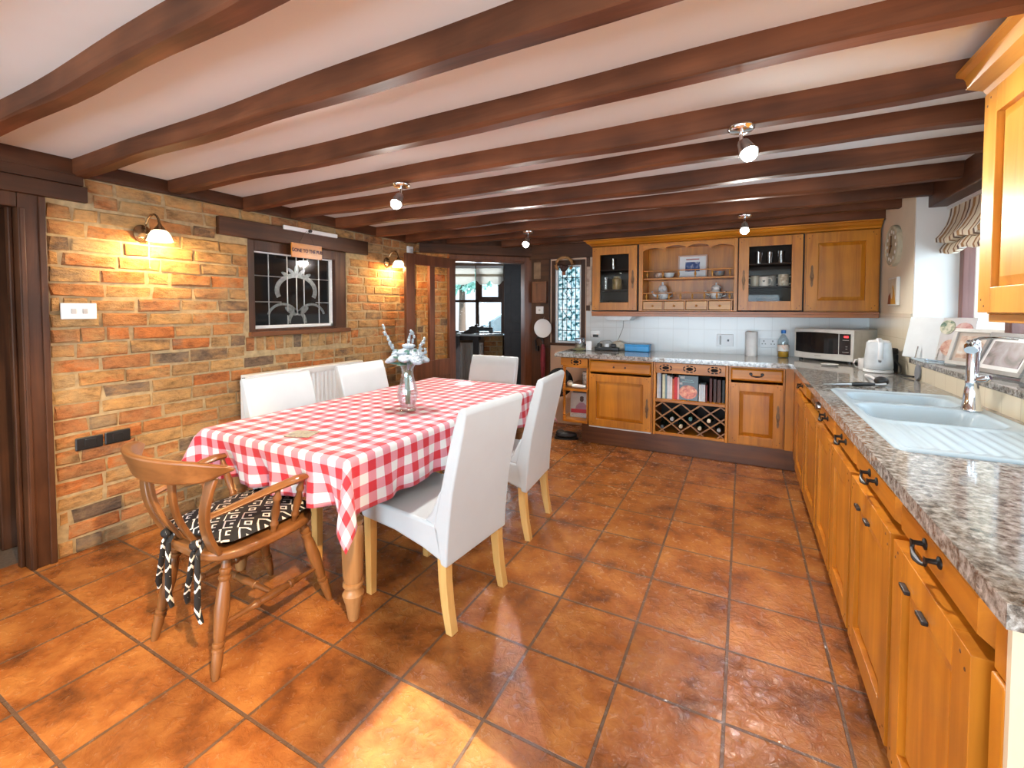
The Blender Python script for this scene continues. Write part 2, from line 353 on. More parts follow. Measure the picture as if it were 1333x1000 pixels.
def put_brick(mb, rr, a, b, z0, z1, X=None):   # one worn brick standing proud of plane x = X
    if b - a < 0.03: return
    X = XL if X is None else X
    j = lambda q=0.006: rr.uniform(-q, q)
    f = rr.uniform(-0.004, 0.008); c = 0.007
    p = [Vector((X - 0.03, y, z)) for y, z in ((a, z0), (b, z0), (b, z1), (a, z1))]
    q = [Vector((X + f - 0.006 + j(), y + j(), z + j())) for y, z in ((a, z0), (b, z0), (b, z1), (a, z1))]
    w = [Vector((X + f + j(.002), y + j(), z + j())) for y, z in ((a + c, z0 + c), (b - c, z0 + c), (b - c, z1 - c), (a + c, z1 - c))]
    V = [[mb.b.verts.new(t) for t in L] for L in (p, q, w)]
    for A, B in zip(V, V[1:]):
        for i in range(4): mb._f([A[i], A[(i + 1) % 4], B[(i + 1) % 4], B[i]])
    mb._f(V[2])
# left wall: mortar bed with real bricks, holes for the pub window and the doorway
def left_wall():
    mb = MB(); mb.mi = 1
    x0, x1 = XL - 0.16, XL - 0.006
    y0, y1 = 0.90, 3.97
    wy0, wy1, wz0, wz1 = 2.05, 2.975, 1.155, 1.88
    mb.box(x0, x1, y0, wy0, 0, CZ); mb.box(x0, x1, wy1, y1, 0, CZ); mb.box(x0, x1, wy0, wy1, 0, wz0); mb.box(x0, x1, wy0, wy1, wz1, CZ)
    mb.mi = 0; rr = random.Random(3); pitch = 0.0835
    def brick(a, b, z0, z1):
        put_brick(mb, rr, a, b, z0, z1)
    k = 0
    while k * pitch < 2.08:
        z0 = k * pitch + 0.006; z1 = min((k + 1) * pitch - 0.006, 2.165)
        y = 0.975 - rr.uniform(0, 0.2)
        zm = (z0 + z1) / 2
        blocks = []
        if wz0 - 0.02 < zm < wz1 + 0.01: blocks.append((wy0 - 0.005, wy1 + 0.005))
        if 1.87 < zm < 2.015: blocks.append((1.825, 3.225))
        if 1.035 < zm < 1.155: blocks.append((2.02, 3.02))
        if zm > 1.955: blocks.append((0.9, 1.135))
        while y < y1:
            L = rr.choice([0.225, 0.225, 0.235, 0.215, 0.11]) + rr.uniform(-0.012, 0.012)
            seg = [(max(y, 0.975), min(y + L, y1 - 0.004))]
            for ba, bb in blocks:
                ns = []
                for a, b in seg:
                    if b <= ba or a >= bb: ns.append((a, b)); continue
                    if a < ba: ns.append((a, ba - 0.004))
                    if b > bb: ns.append((bb + 0.004, b))
                seg = ns
            for a, b in seg: brick(a, b, z0, z1)
            y += L + 0.013
        k += 1
    y = 2.02
    while y < 3.0:
        brick(y, min(y + 0.068, 3.015), 1.04, 1.148); y += 0.08
    return obj('wall_left', mb, [BRICK, MORTAR])
struct(left_wall())
# wall over and before the corridor door
struct(obj('wall_corridor', MB().box(XL - 0.16, XL, -3.0, -0.05, 0, CZ).box(XL - 0.16, XL, -0.05, 0.9, 1.95, CZ), WHITE))
# back wall with hole for the leaded window
bx0, bx1, bz0, bz1 = -2.03, -1.615, 0.93, 1.93
struct(obj('wall_back', MB().box(-2.30, bx0, YB, YB + 0.15, 0, CZ).box(bx1, 1.5, YB, YB + 0.15, 0, CZ).box(bx0, bx1, YB, YB + 0.15, 0, bz0).box(bx0, bx1, YB, YB + 0.15, bz1, CZ), PEACH))
struct(obj('trim_back_tiles', MB().box(-1.60, 0.99, YB - 0.012, YB, 0.91, 1.335), TILE_B))
# right wall: pier, recess with window, near part with a glazed door out of frame
wr = MB()
wr.box(XR, 1.42, 3.86, YB + 0.15, 0, CZ)
wr.box(XR, 1.42, 1.2, 3.86, 0, 1.0)
wr.box(1.22, 1.42, 1.2, 3.86, 1.96, CZ)
wr.box(XR, 1.42, 0.80, 1.2, 0, CZ); wr.box(XR, 1.21, 1.2, 2.05, 1.335, CZ); wr.box(XR, 1.15, -0.75, 0.80, 1.86, CZ); wr.box(XR, 1.15, -3.0, -0.75, 0, CZ)
wr.box(1.28, 1.42, 1.2, 3.86, 1.0, 1.03)
struct(obj('wall_right', wr, CREAM))
struct(obj('trim_reveal', MB().box(1.002, 1.22, 3.846, 3.86, 1.03, CZ - 0.03), WHITE))
struct(obj('trim_right_tiles', MB().box(XR - 0.01, XR, 3.86, YB - 0.012, 0.91, 1.325).box(XR - 0.01, XR, 0.85, 3.86, 0.91, 1.0).box(XR - 0.01, XR, 0.85, 1.2, 1.0, 1.335), TILE_R))
struct(obj('trim_window_sill', MB().box(0.985, 1.30, 1.2, 3.846, 1.0, 1.03), GRANITE, bevel=0.003))
# rear wall behind the camera with wide glazed opening
struct(obj('wall_rear', MB().box(-3.4, -2.6, -3.1, -3.0, 0, CZ).box(0.8, 1.4, -3.1, -3.0, 0, CZ).box(-2.6, 0.8, -3.1, -3.0, 2.08, CZ), WHITE))

# ceiling beams
fars = [-0.16, 0.28, 0.715, 1.143, 1.595, 2.06, 2.46, 2.90, 3.39, 3.83, 4.22, 4.62]
for k, yf in enumerate(fars):
    rr = random.Random(20 + k); mb = MB(); n = 26
    xl = XL if yf < 3.95 else XL + (yf - 3.95) + 0.02
    xr = 1.18 if 2.1 < yf < 3.9 else 1.0
    if yf > 4.5: xl = -2.5
    w = 0.068; zb = 2.085 - (0.004 if k % 2 else 0)
    ph = [rr.uniform(0, 6) for _ in range(4)]
    rings = []
    for i in range(n + 1):
        x = xl + (xr - xl) * i / n
        a = 0.006 * math.sin(x * 2.1 + ph[0]) + 0.004 * math.sin(x * 5.3 + ph[1]); c = 0.006 * math.sin(x * 1.7 + ph[2]) + 0.003 * math.sin(x * 7 + ph[3])
        ch = 0.010 + 0.006 * math.sin(x * 3.1 + ph[1])
        pr = [(yf - w + a, CZ + 0.01), (yf - w + a, zb + c + ch), (yf - w + a + ch, zb + c), (yf + a - 0.006, zb + c), (yf + a, zb + c + 0.006), (yf + a, CZ + 0.01)]
        rings.append([mb.b.verts.new((x, p[0], p[1])) for p in pr])
    for A, B in zip(rings, rings[1:]):
        for i in range(6): mb._f([A[i], A[(i + 1) % 6], B[(i + 1) % 6], B[i]])
    mb._f(rings[0]); mb._f(list(reversed(rings[-1])))
    struct(obj('trim_%d' % (k + 1), mb, BEAM, smooth=True, angle=35))
struct(obj('trim_wall_plate', MB().box(XL - 0.01, XL + 0.03, -0.5, 3.95, 2.085, CZ), DARKW['y'], bevel=0.004))
struct(obj('trim_door_lintel', MB().box(XL - 0.01, XL + 0.028, -0.9, 1.135, 1.945, 2.03).box(XL - 0.01, XL + 0.024, -0.9, 1.12, 2.033, 2.10), DARKW['y'], bevel=0.004))
struct(obj('trim_pub_lintel', MB().box(XL - 0.02, XL + 0.03, 1.83, 3.22, 1.88, 2.008), DARKW['y'], bevel=0.006))
struct(obj('trim_window_beam', MB().box(1.06, 1.22, 2.05, 3.85, 2.015, CZ), DARKW['y'], bevel=0.006))

# corridor doorway (left)
d1 = struct(obj('door_1', MB().box(XL - 0.02, XL + 0.022, 0.86, 0.965, 0, 1.945).box(XL - 0.02, XL + 0.022, -0.15, 0.86, 1.87, 1.945), DARKW['z'], bevel=0.006))
obj('door_jamb', MB().box(XL - 0.17, XL - 0.02, 0.865, 0.90, 0, 1.90).box(XL - 0.10, XL - 0.06, 0.845, 0.865, 0, 1.88).box(XL - 0.17, XL - 0.02, -0.06, 0.865, 1.88, 1.95), DARKW['z'], d1, bevel=0.006)
obj('door_moulding', MB().box(XL + 0.022, XL + 0.032, 0.935, 0.962, 0, 1.94).box(XL + 0.022, XL + 0.030, 0.866, 0.885, 0, 1.87), DARKW['z'], d1, bevel=0.004)
STONE = plain('corridor_plaster', (0.30, 0.25, 0.18), 0.9, var=0.35, scale=6, bumpy=0.3)
struct(obj('wall_passage', MB().box(-3.80, XL - 0.17, 0.95, 1.10, 0, CZ).box(-5.2, -5.1, -1.5, 1.6, 0, CZ).box(-5.2, -4.1, 0.95, 1.10, 0, CZ).box(-5.2, XL - 0.17, -1.6, -1.5, 0, CZ), STONE))
struct(obj('ceiling_passage', MB().box(-5.2, XL - 0.17, -1.5, 1.6, CZ, CZ + 0.1), WHITE))
struct(obj('baseboard_passage', MB().box(-3.66, XL - 0.175, 0.928, 0.95, 0, 0.15), WPLAST, bevel=0.004))
d4 = struct(obj('door_4', MB().box(-3.72, -3.66, 0.86, 0.95, 0, 2.0).box(-4.15, -4.09, 0.86, 0.95, 0, 2.0).box(-4.15, -3.66, 0.86, 0.95, 2.0, 2.08), DARKW['z'], bevel=0.006))
obj('door_leaf', MB().box(-4.09, -3.72, 0.90, 0.94, 0.01, 2.0).box(-4.0, -3.80, 0.89, 0.90, 1.1, 1.85).box(-4.0, -3.80, 0.89, 0.90, 0.25, 0.9), DARKW['z'], d4, bevel=0.006)

# diagonal doorway wall: local x along the wall from the brick end, local y away from the room
DG = (XL, 3.97, 0); DR = (0, 0, R(45))
mb = MB(); mb.mi = 1; mb.box(XL - .03, XL - .006, .0, .37, 0, 2.1); mb.mi = 0; rr = random.Random(8)
for k in range(25):
    y = -rr.uniform(0, .15)
    while y < .36:
        L = rr.choice((.225, .21, .11)); put_brick(mb, rr, max(y, .0), min(y + L, .372), k * .0835 + .006, k * .0835 + .0775); y += L + .012
for v in mb.b.verts: d_, u_ = v.co.x - XL, v.co.y; v.co.x, v.co.y = u_, -d_ - .002
struct(obj('wall_diagonal_brick', mb, [BRICK, MORTAR], loc=DG, rot=DR))
struct(obj('wall_diagonal', MB().box(0.0, 0.42, 0.03, 0.13, 0, CZ).box(0.42, 1.32, 0.0, 0.13, 1.95, CZ).box(1.32, 1.386, 0, 0.13, 0, CZ), DARKW['z'], loc=DG, rot=DR))
d2 = struct(obj('door_2', MB().box(0.375, 0.43, -0.025, 0.0, 0, 1.97).box(1.285, 1.375, -0.025, 0.0, 0, 1.97).box(0.375, 1.375, -0.022, 0.0, 1.93, 1.985), DOORW, loc=DG, rot=DR, bevel=0.006))
obj('door_jamb', MB().box(0.42, 0.445, 0.0, 0.13, 0, 1.94).box(1.285, 1.32, 0.0, 0.13, 0, 1.94).box(0.42, 1.32, 0.0, 0.13, 1.91, 1.95), DOORW, d2, bevel=0.004)
struct(obj('trim_diagonal_lintel', MB().box(0.03, 1.38, -0.05, 0.0, 1.99, 2.10), DARKW['x'], loc=DG, rot=DR, bevel=0.006))
# the glazed leaf, swung open against the brick wall; local x from hinge to free edge
t = thing('glazed_door', 'dark brown half glazed door standing open against the brick wall', 'door', (-2.966, 4.274, 0), R(264))
fr = MB(); H = 1.93; wd = 0.755
for a, b, z0, z1 in ((0, .105, .02, H), (wd - .115, wd, .02, H), (.105, wd - .115, H - .11, H), (.105, wd - .115, .62, .80), (.105, wd - .115, .02, .22), (.345, .42, .80, H - .11), (.345, .42, .22, .62)):
    fr.box(a, b, -0.02, 0.02, z0, z1)
obj('door_frame', fr, DOORW, t, bevel=0.004)
for a, b in ((.105, .345), (.42, wd - .115)):
    obj('glass_pane', MB().box(a, b, -0.003, 0.003, .80, H - .11), DOORG, t)
    obj('door_panel', MB().box(a, b, -0.010, 0.010, .22, .62), DOORW, t, bevel=0.003)
obj('door_knob', MB().turned((wd - .055, 0.02, .98), (wd - .055, 0.075, .98), [(0, .024), (.1, .024), (.15, .009), (.5, .009), (.6, .022), (.85, .024), (1, .012)]), BRASS, t, smooth=True)

# ------------------------------------------------------------------ pub window on the brick wall
BLK = plain('dark_room_glass', (0.012, 0.013, 0.014), 0.06, var=0.2, spec=0.6)
GREYG = plain('grey_obscure_glass', (0.16, 0.18, 0.18), 0.25, var=0.35, scale=40, bumpy=0.3)
LEAD = plain('lead_came', (0.30, 0.30, 0.29), 0.4, metal=0.5, var=0.1)
w1 = struct(obj('window_1', MB().box(XL - 0.11, XL - 0.012, 2.05, 2.105, 1.155, 1.88).box(XL - 0.11, XL - 0.012, 2.855, 2.975, 1.155, 1.88).box(XL - 0.11, XL - 0.012, 2.105, 2.855, 1.80, 1.88).box(XL - 0.11, XL - 0.012, 2.105, 2.855, 1.155, 1.205), DARKW['z'], bevel=0.004))
obj('window_sill', MB().box(XL - 0.05, XL + 0.035, 2.045, 2.99, 1.15, 1.185), wood('sill_wood', (0.24, 0.09, 0.03), (0.12, 0.04, 0.015), 'y'), w1, bevel=0.005)
obj('window_frame', MB().box(XL - 0.075, XL - 0.035, 2.085, 2.108, 1.205, 1.808).box(XL - 0.075, XL - 0.035, 2.818, 2.842, 1.205, 1.808).box(XL - 0.075, XL - 0.035, 2.085, 2.842, 1.79, 1.81).box(XL - 0.075, XL - 0.035, 2.085, 2.842, 1.205, 1.23), WPLAST, w1, bevel=0.003)
px = XL - 0.055
obj('glass_pane', MB().box(px - 0.004, px, 2.105, 2.82, 1.225, 1.795), BLK, w1)
cm = MB()
def came(a, b, r=0.0045): cm.cyl((px + 0.001, a[0], a[1]), (px + 0.001, b[0], b[1]), r, seg=6)
Y = lambda u: 2.108 + u * 0.71
Z = lambda v: 1.79 - v * 0.562
for u, v0, v1 in ((.19, 0, 1), (.42, 0, .27), (.54, 0, .2), (.64, 0, .27), (.85, 0, 1), (.54, .29, .86), (.42, .3, .8), (.64, .32, .72), (.42, .86, 1), (.64, .86, 1)): came((Y(u), Z(v0)), (Y(u), Z(v1)))
for v, u0, u1 in ((.31, 0, .36), (.31, .70, 1), (.67, 0, .34), (.67, .80, 1)): came((Y(u0), Z(v)), (Y(u1), Z(v)))
obj('lead_came', cm, LEAD, w1)
mo = MB()
def band(cu, cv, ru, rv, a0, a1, th, n=18):
    for i in range(n):
        A, B = R(a0 + (a1 - a0) * i / n), R(a0 + (a1 - a0) * (i + 1) / n)
        q = [(cu + (ru + s) * math.cos(t_), cv - (rv + s * 1.2) * math.sin(t_)) for t_, s in ((A, 0), (B, 0), (B, -th), (A, -th))]
        mo.prism([(Y(a), Z(b)) for a, b in q], px, px + 0.004, 'x')
band(.54, .50, .28, .26, -25, 205, .055); band(.36, .90, .20, .22, 15, 165, .03); band(.74, .90, .20, .22, 15, 165, .03); band(.54, .98, .13, .20, 0, 180, .045)
for cu, cv, rot_, ln in ((.54, .20, 90, .07), (.47, .22, 140, .06), (.61, .22, 40, .06), (.40, .27, 155, .06), (.68, .27, 25, .06), (.46, .80, -35, .09), (.62, .80, 215, .09)):
    pts = []
    for s in range(10):
        a = 2 * math.pi * s / 10; x, y = ln * math.cos(a), ln * 0.38 * math.sin(a); c, s_ = math.cos(R(rot_)), math.sin(R(rot_))
        pts.append((Y(cu + x * c - y * s_), Z(cv - (x * s_ + y * c) * 1.2)))
    mo.prism(pts, px, px + 0.0035, 'x')
obj('leaded_motif', mo, GREYG, w1)

t = thing('hanging_sign', 'small orange wooden sign reading gone to the pub above the leaded window', 'sign', (XL + 0.045, 2.52, 1.835))
obj('board', MB().box(-0.006, 0.006, -0.145, 0.145, -0.058, 0.058), wood('sign_wood', (0.66, 0.24, 0.03), (0.48, 0.15, 0.015), 'y'), t, bevel=0.003)
text('lettering', 'GONE TO THE PUB', 0.039, (0.0068, 0, 0), (R(90), 0, R(90)), plain('burnt_lettering', (0.05, 0.015, 0.006), 0.8), t, 0.0006, sx=0.86, bold=0.0012)
obj('string', MB().tube([(0, -0.075, 0.056), (0.002, -0.02, 0.15)], 0.0018, 6).tube([(0, 0.075, 0.056), (0.002, 0.02, 0.15)], 0.0018, 6).tube([(0.002, -0.02, 0.15), (0.002, 0, 0.168), (0.002, 0.02, 0.15)], 0.0018, 6), plain('string', (0.10, 0.05, 0.03), 0.9), t)
t = thing('wall_batten', 'white batten strip with a black peg fixed to the timber lintel', 'batten', (XL + 0.03, 2.575, 2.005))
obj('batten', MB().box(0, 0.018, -0.26, 0.26, -0.016, 0.016), WPLAST, t, bevel=0.003)
obj('peg', MB().cyl((0.018, -0.03, 0), (0.036, -0.03, 0), 0.013), BPLAST, t, smooth=True)

# wall lamps
SHADE = emit('lit_glass_shade', (1.0, 0.80, 0.52), 2.0)
def wall_lamp(label, y, z):
    t = thing('wall_lamp', label, 'lamp', (XL, y, z), R(14), 'brass wall lamps on the brick wall')
    M = Matrix.Rotation(R(90), 3, 'Y')
    obj('backplate', MB().lathe([(0.056, 0.0), (0.056, 0.006), (0.045, 0.016), (0.02, 0.026), (0.008, 0.03)], 24, (0, 0, 0), M), BRONZE, t, smooth=True)
    pts = [(0.02, 0, 0)] + [(0.02 + 0.055 * (1 - math.cos(a)), 0, 0.055 * math.sin(a) * 1.5 + 0.02 * a) for a in [R(d) for d in (15, 35, 60, 85, 110, 135, 155)]] + [(0.135, 0, 0.055)]
    obj('arm', MB().tube(pts, 0.0065, 8), BRONZE, t, smooth=True)
    obj('shade_holder', MB().lathe([(0.008, 0.0), (0.012, -0.01), (0.03, -0.035), (0.03, -0.04)], 18, (0.135, 0, 0.058)), BRONZE, t, smooth=True)
    obj('lamp_shade', MB().lathe([(0.024, 0), (0.042, -0.012), (0.055, -0.035), (0.064, -0.064), (0.067, -0.070), (0.064, -0.070), (0.052, -0.035), (0.040, -0.014), (0.018, -0.004)], 24, (0.135, 0.0, 0.022), cap=False), SHADE, t, smooth=True).scale = (1, 1, 1)
    obj('pull_cord', MB().tube([(0.03, 0.015, -0.05), (0.03, 0.015, -0.2)], 0.0018, 6).ball((0.03, 0.015, -0.205), 0.006), plain('cord_cream', (0.6, 0.45, 0.25), 0.8), t)
    light('lamp_light', 'POINT', (0.135, 0, -0.055), 17, (1.0, 0.68, 0.30), parent=t, shadow_soft_size=0.03)
wall_lamp('lit brass wall lamp beside the light switch, nearest the corridor doorway', 1.395, 1.815)
wall_lamp('lit brass wall lamp beside the open glazed door', 3.50, 1.835)

t = thing('light_switch', 'white double light switch plate on the brick wall', 'switch', (XL + 0.008, 1.085, 1.345))
obj('plate', MB().box(0, 0.012, -0.075, 0.075, -0.044, 0.044), WPLAST, t, bevel=0.003)
for s in (-1, 1): obj('rocker', MB().box(0.012, 0.017, s * 0.024 - 0.011, s * 0.024 + 0.011, -0.014, 0.014), plain('rocker_grey', (0.45, 0.45, 0.45), 0.4), t, bevel=0.002)
def socket(label, y, z, w):
    t = thing('wall_socket', label, 'socket', (XL + 0.006, y, z))
    obj('plate', MB().box(0, 0.014, -w, -0.004, -0.036, 0.036).box(0, 0.014, 0.004, w, -0.034, 0.038), BPLAST, t, bevel=0.010, seg=3)
    for s in (-1, 1): obj('socket_face', MB().box(0.014, 0.018, s * w * .5 - 0.025, s * w * .5 + 0.025, -0.022, 0.022), BPLAST, t, bevel=0.003)
socket('black double socket low on the brick wall behind the captain chair', 1.175, 0.606, 0.125)
socket('black socket plate low on the brick wall behind the flower vase', 3.27, 0.66, 0.10)
t = thing('wall_sensor', 'small white sensor box on the brick wall above the open glazed door', 'sensor', (XL + 0.005, 3.84, 1.995))
obj('case', MB().box(0, 0.03, -0.045, 0.045, -0.05, 0.05), WPLAST, t, bevel=0.012, seg=3)
obj('lens', MB().box(0.03, 0.036, -0.02, 0.02, -0.025, 0.02), plain('sensor_lens', (0.65, 0.66, 0.68), 0.2), t, bevel=0.004)

# radiator
t = thing('radiator', 'white panel radiator on the brick wall behind the two far chairs', 'radiator', (XL + 0.05, 1.96, 0.028))
pn = MB(); n = 26; pts = []
for i in range(n * 4 + 1):
    y = 1.09 * i / (n * 4); ph = i % 4; pts.append((0.05 if ph in (0, 3) else 0.062, y))
pts += [(0.03, 1.09), (0.03, 0)]
pn.prism(pts, 0.22, 0.80, 'z'); obj('panel', pn, RADW, t)
obj('top_grille', MB().box(-0.02, 0.066, -0.004, 1.094, 0.80, 0.85), RADW, t, bevel=0.006)
for a_ in (-.006, 1.09): obj('side_panel', MB().box(-0.02, 0.062, a_, a_ + .006, 0.22, 0.80), RADW, t)
obj('bleed_valve', MB().cyl((0.03, -0.004, 0.825), (0.03, -0.02, 0.825), 0.009), BPLAST, t)
for a_ in (-.02, 1.11): obj('pipe', MB().tube([(0.02, a_, 0.25), (0.02, a_, 0.0)], 0.008), RADW, t)

# ------------------------------------------------------------------ dining table and cloth
TX0, TX1, TY0, TY1, TZ = -2.40, -1.395, 1.26, 3.13, 0.758
t = thing('dining_table', 'wooden farmhouse table with turned legs under the gingham cloth', 'table', ((TX0 + TX1) / 2, (TY0 + TY1) / 2, 0))
hx, hy = (TX1 - TX0) / 2 - 0.012, (TY1 - TY0) / 2 - 0.012
obj('tabletop', MB().box(-hx, hx, -hy, hy, 0.72, 0.75), LEGW, t, bevel=0.006)
obj('apron', MB().box(-hx + .06, hx - .06, -hy + .06, -hy + .085, .62, .72).box(-hx + .06, hx - .06, hy - .085, hy - .06, .62, .72).box(-hx + .06, -hx + .085, -hy + .06, hy - .06, .62, .72).box(hx - .085, hx - .06, -hy + .06, hy - .06, .62, .72), LEGW, t)
LP = [(0.02, 0), (0.024, .01), (0.033, .07), (0.042, .10), (0.046, .118), (0.034, .135), (0.034, .15), (0.044, .156), (0.044, .168), (0.036, .172), (0.043, .20), (0.046, .30), (0.047, .36), (0.044, .405), (0.036, .42), (0.046, .43), (0.046, .445), (0.03, .46), (0.044, .52), (0.045, .60)]
for sx in (-1, 1):
    for sy in (-1, 1):
        cx, cy = sx * (hx - .085), sy * (hy - .10)
        obj('leg', MB().lathe(LP, 20, (cx, cy, 0)).box(cx - .045, cx + .045, cy - .045, cy + .045, .60, .72), LEGW, t, smooth=True)

def cloth():
    mb = MB(); ov = 0.245; step = 0.0225
    u0, u1, v0, v1 = TX0 - ov, TX1 + ov, TY0 - ov, TY1 + ov
    nu = int(round((u1 - u0) / step)); nv = int(round((v1 - v0) / step))
    uvl = mb.b.loops.layers.uv.new('weave'); G = []
    rad = 0.018
    for j in range(nv + 1):
        row = []
        for i in range(nu + 1):
            u = u0 + (u1 - u0) * i / nu; v = v0 + (v1 - v0) * j / nv
            cu = min(max(u, TX0), TX1); cv = min(max(v, TY0), TY1)
            du, dv = u - cu, v - cv; d = math.hypot(du, dv)
            x, y, z = cu, cv, TZ
            if d > 1e-6:
                nx, ny = du / d, dv / d
                corner = abs(du) > 1e-6 and abs(dv) > 1e-6
                if corner:
                    ang = math.atan2(abs(dv), abs(du)); k = math.sin(2 * ang)
                    out = 0.016 + 0.03 * d + 0.40 * d * k ** 1.3
                    L = math.sqrt(max(1e-9, d * d - (0.40 * d * k ** 1.3) ** 2))
                else:
                    s = u if abs(dv) > 1e-6 else v
                    near = dv < 0
                    a1 = (0.055 if near else 0.022) * min(1, d / 0.2)
                    edge = min(1, min(abs(s - (TX0 if abs(dv) > 1e-6 else TY0)), abs(s - (TX1 if abs(dv) > 1e-6 else TY1))) / 0.12)
                    wv = math.sin(s * 27 + 0.6) * 0.6 + math.sin(s * 47 + 1.3) * 0.3
                    out = 0.016 + 0.03 * d + a1 * edge * wv * d / 0.245 - (0.22 * max(0, d - 0.04) * edge if near else 0)
                    L = d
                if d < rad * 1.57: 
                    a = d / rad; ox = rad * math.sin(a); zz = rad * (1 - math.cos(a))
                    x += nx * min(ox, out + 0.004); y += ny * min(ox, out + 0.004); z -= zz
                else:
                    x += nx * (out + 0.002); y += ny * (out + 0.002); z -= rad + (L - rad * 1.57) * 0.985
            else:
                z += 0.0012 * math.sin(u * 31) * math.sin(v * 23)
            row.append((mb.b.verts.new((x, y, z)), (u, v)))
        G.append(row)
    for j in range(nv):
        for i in range(nu):
            q = [G[j][i], G[j][i + 1], G[j + 1][i + 1], G[j + 1][i]]
            f = mb._f([p[0] for p in q])
            for l, p in zip(f.loops, q): l[uvl].uv = (p[1][0] - TX1 + 0.045, p[1][1] - TY0 + 0.001)
    o = obj('tablecloth', mb, GINGHAM, smooth=True, angle=180)
    m = o.modifiers.new('thick', 'SOLIDIFY'); m.thickness = 0.002; m.offset = 1.0
    return tag(o, 'red and white gingham cloth draped over the dining table', 'tablecloth')
cloth()

# ------------------------------------------------------------------ white leather chairs; local -y is the way the sitter faces
def leather_chair(label, loc, rz):
    t = thing('dining_chair', label, 'chair', loc, rz, 'white leather chairs round the table')
    w = 0.222
    seat = [(-0.265, 0.375), (-0.272, 0.40), (-0.27, 0.452), (-0.25, 0.468), (0.0, 0.462), (0.20, 0.455), (0.22, 0.44), (0.24, 0.30), (0.12, 0.335), (-0.05, 0.365)]
    obj('seat', MB().prism(seat, -w, w, 'x'), LEATHER, t, bevel=0.014, seg=3, smooth=True)
    back = [(0.185, 0.44), (0.205, 0.52), (0.225, 0.60), (0.262, 0.75), (0.295, 0.87), (0.322, 0.948), (0.335, 0.958), (0.352, 0.955), (0.362, 0.94), (0.345, 0.85), (0.315, 0.72), (0.288, 0.60), (0.272, 0.48), (0.262, 0.38), (0.258, 0.285), (0.225, 0.29)]
    obj('backrest', MB().prism(back, -w, w, 'x'), LEATHER, t, bevel=0.014, seg=3, smooth=True)
    for s in (-1, 1):
        a, b = s * (w - 0.004), s * (w - 0.05); fl = MB()
        fl.prism([(0.20, 0.44), (0.13, 0.458), (0.17, 0.50), (0.215, 0.60), (0.25, 0.52), (0.25, 0.40)], min(a, b), max(a, b), 'x')
        obj('side_wing', fl, LEATHER, t, bevel=0.012, smooth=True)
    for s in (-1, 1):
        x = s * (w - 0.03); q = 0.021
        obj('leg', MB().hexa([Vector((x - q * .8, -0.255, 0)), Vector((x + q * .8, -0.255, 0)), Vector((x + q * .8, -0.22, 0)), Vector((x - q * .8, -0.22, 0)), Vector((x - q, -0.262, 0.385)), Vector((x + q, -0.262, 0.385)), Vector((x + q, -0.215, 0.385)), Vector((x - q, -0.215, 0.385))]), OAK, t, bevel=0.003)
        mb = MB(); P = [(0.200, 0.32, .046), (0.205, 0.22, .044), (0.220, 0.11, .040), (0.245, 0.0, .034)]; rg = []
        for y, z, d in P: rg.append([mb.b.verts.new(p) for p in ((x - q, y, z), (x + q, y, z), (x + q, y + d, z), (x - q, y + d, z))])
        for A, B in zip(rg, rg[1:]):
            for i in range(4): mb._f([A[i], A[(i + 1) % 4], B[(i + 1) % 4], B[i]])
        mb._f(rg[0]); mb._f(rg[-1])
        obj('leg', mb, OAK, t, bevel=0.003)
    return t
ch = leather_chair('white leather chair in the foreground, its back to the kitchen, nearest the camera', (-1.305, 1.715, 0), R(-95))
dup(ch, (-1.375, 2.50, 0), R(-85), 'white leather chair on the kitchen side, between the near white chair and the far end')
dup(ch, (-2.20, 1.76, 0), R(90), 'white leather chair against the radiator, left of its pair')
dup(ch, (-2.20, 2.43, 0), R(90), 'white leather chair against the radiator end, nearest the flower vase')
dup(ch, (-1.885, 2.975, 0), R(0), 'white leather chair alone at the far end of the table, before the doorway')

# ------------------------------------------------------------------ captain chair; local +y is the way the sitter faces
t = thing('captain_chair', 'wooden captain chair with curved arms at the near end of the table', 'chair', (-1.905, 1.14, 0))
sp = []
for i in range(36):
    a = 2 * math.pi * i / 36; c, s = math.cos(a), math.sin(a)
    sp.append((0.245 * math.copysign(abs(c) ** 0.55, c), 0.235 * math.copysign(abs(s) ** 0.6, s) - 0.0))
obj('seat', MB().prism(sp, 0.415, 0.45, 'z'), CHAIRW['x'], t, bevel=0.010, seg=3, smooth=True)
TP = [(0, .011), (.05, .015), (.16, .019), (.22, .018), (.225, .021), (.245, .021), (.25, .016), (.27, .021), (.29, .021), (.295, .016), (.34, .020), (.55, .026), (.72, .022), (.78, .017), (.80, .022), (.82, .022), (.83, .016), (.86, .022), (.88, .022), (.89, .017), (1, .016)]
legs = {}
for sx in (-1, 1):
    for sy in (-1, 1):
        foot = Vector((sx * 0.215, -0.235 if sy < 0 else 0.275, 0)); top = Vector((sx * 0.165, -0.155 if sy < 0 else 0.165, 0.42)); legs[sx, sy] = (foot, top)
        obj('leg', MB().turned(foot, top, TP), CHAIRW['z'], t, smooth=True)
SP = [(0, .008), (.2, .011), (.3, .013), (.31, .017), (.34, .017), (.35, .013), (.5, .018), (.65, .013), (.66, .017), (.69, .017), (.7, .013), (.8, .011), (1, .008)]
mid = {}
for sx in (-1, 1):
    a = legs[sx, -1][0].lerp(legs[sx, -1][1], .42); b = legs[sx, 1][0].lerp(legs[sx, 1][1], .42); mid[sx] = a.lerp(b, .5)
    obj('stretcher', MB().turned(a, b, SP), CHAIRW['y'], t, smooth=True)
obj('stretcher', MB().turned(mid[-1], mid[1], SP), CHAIRW['x'], t, smooth=True)
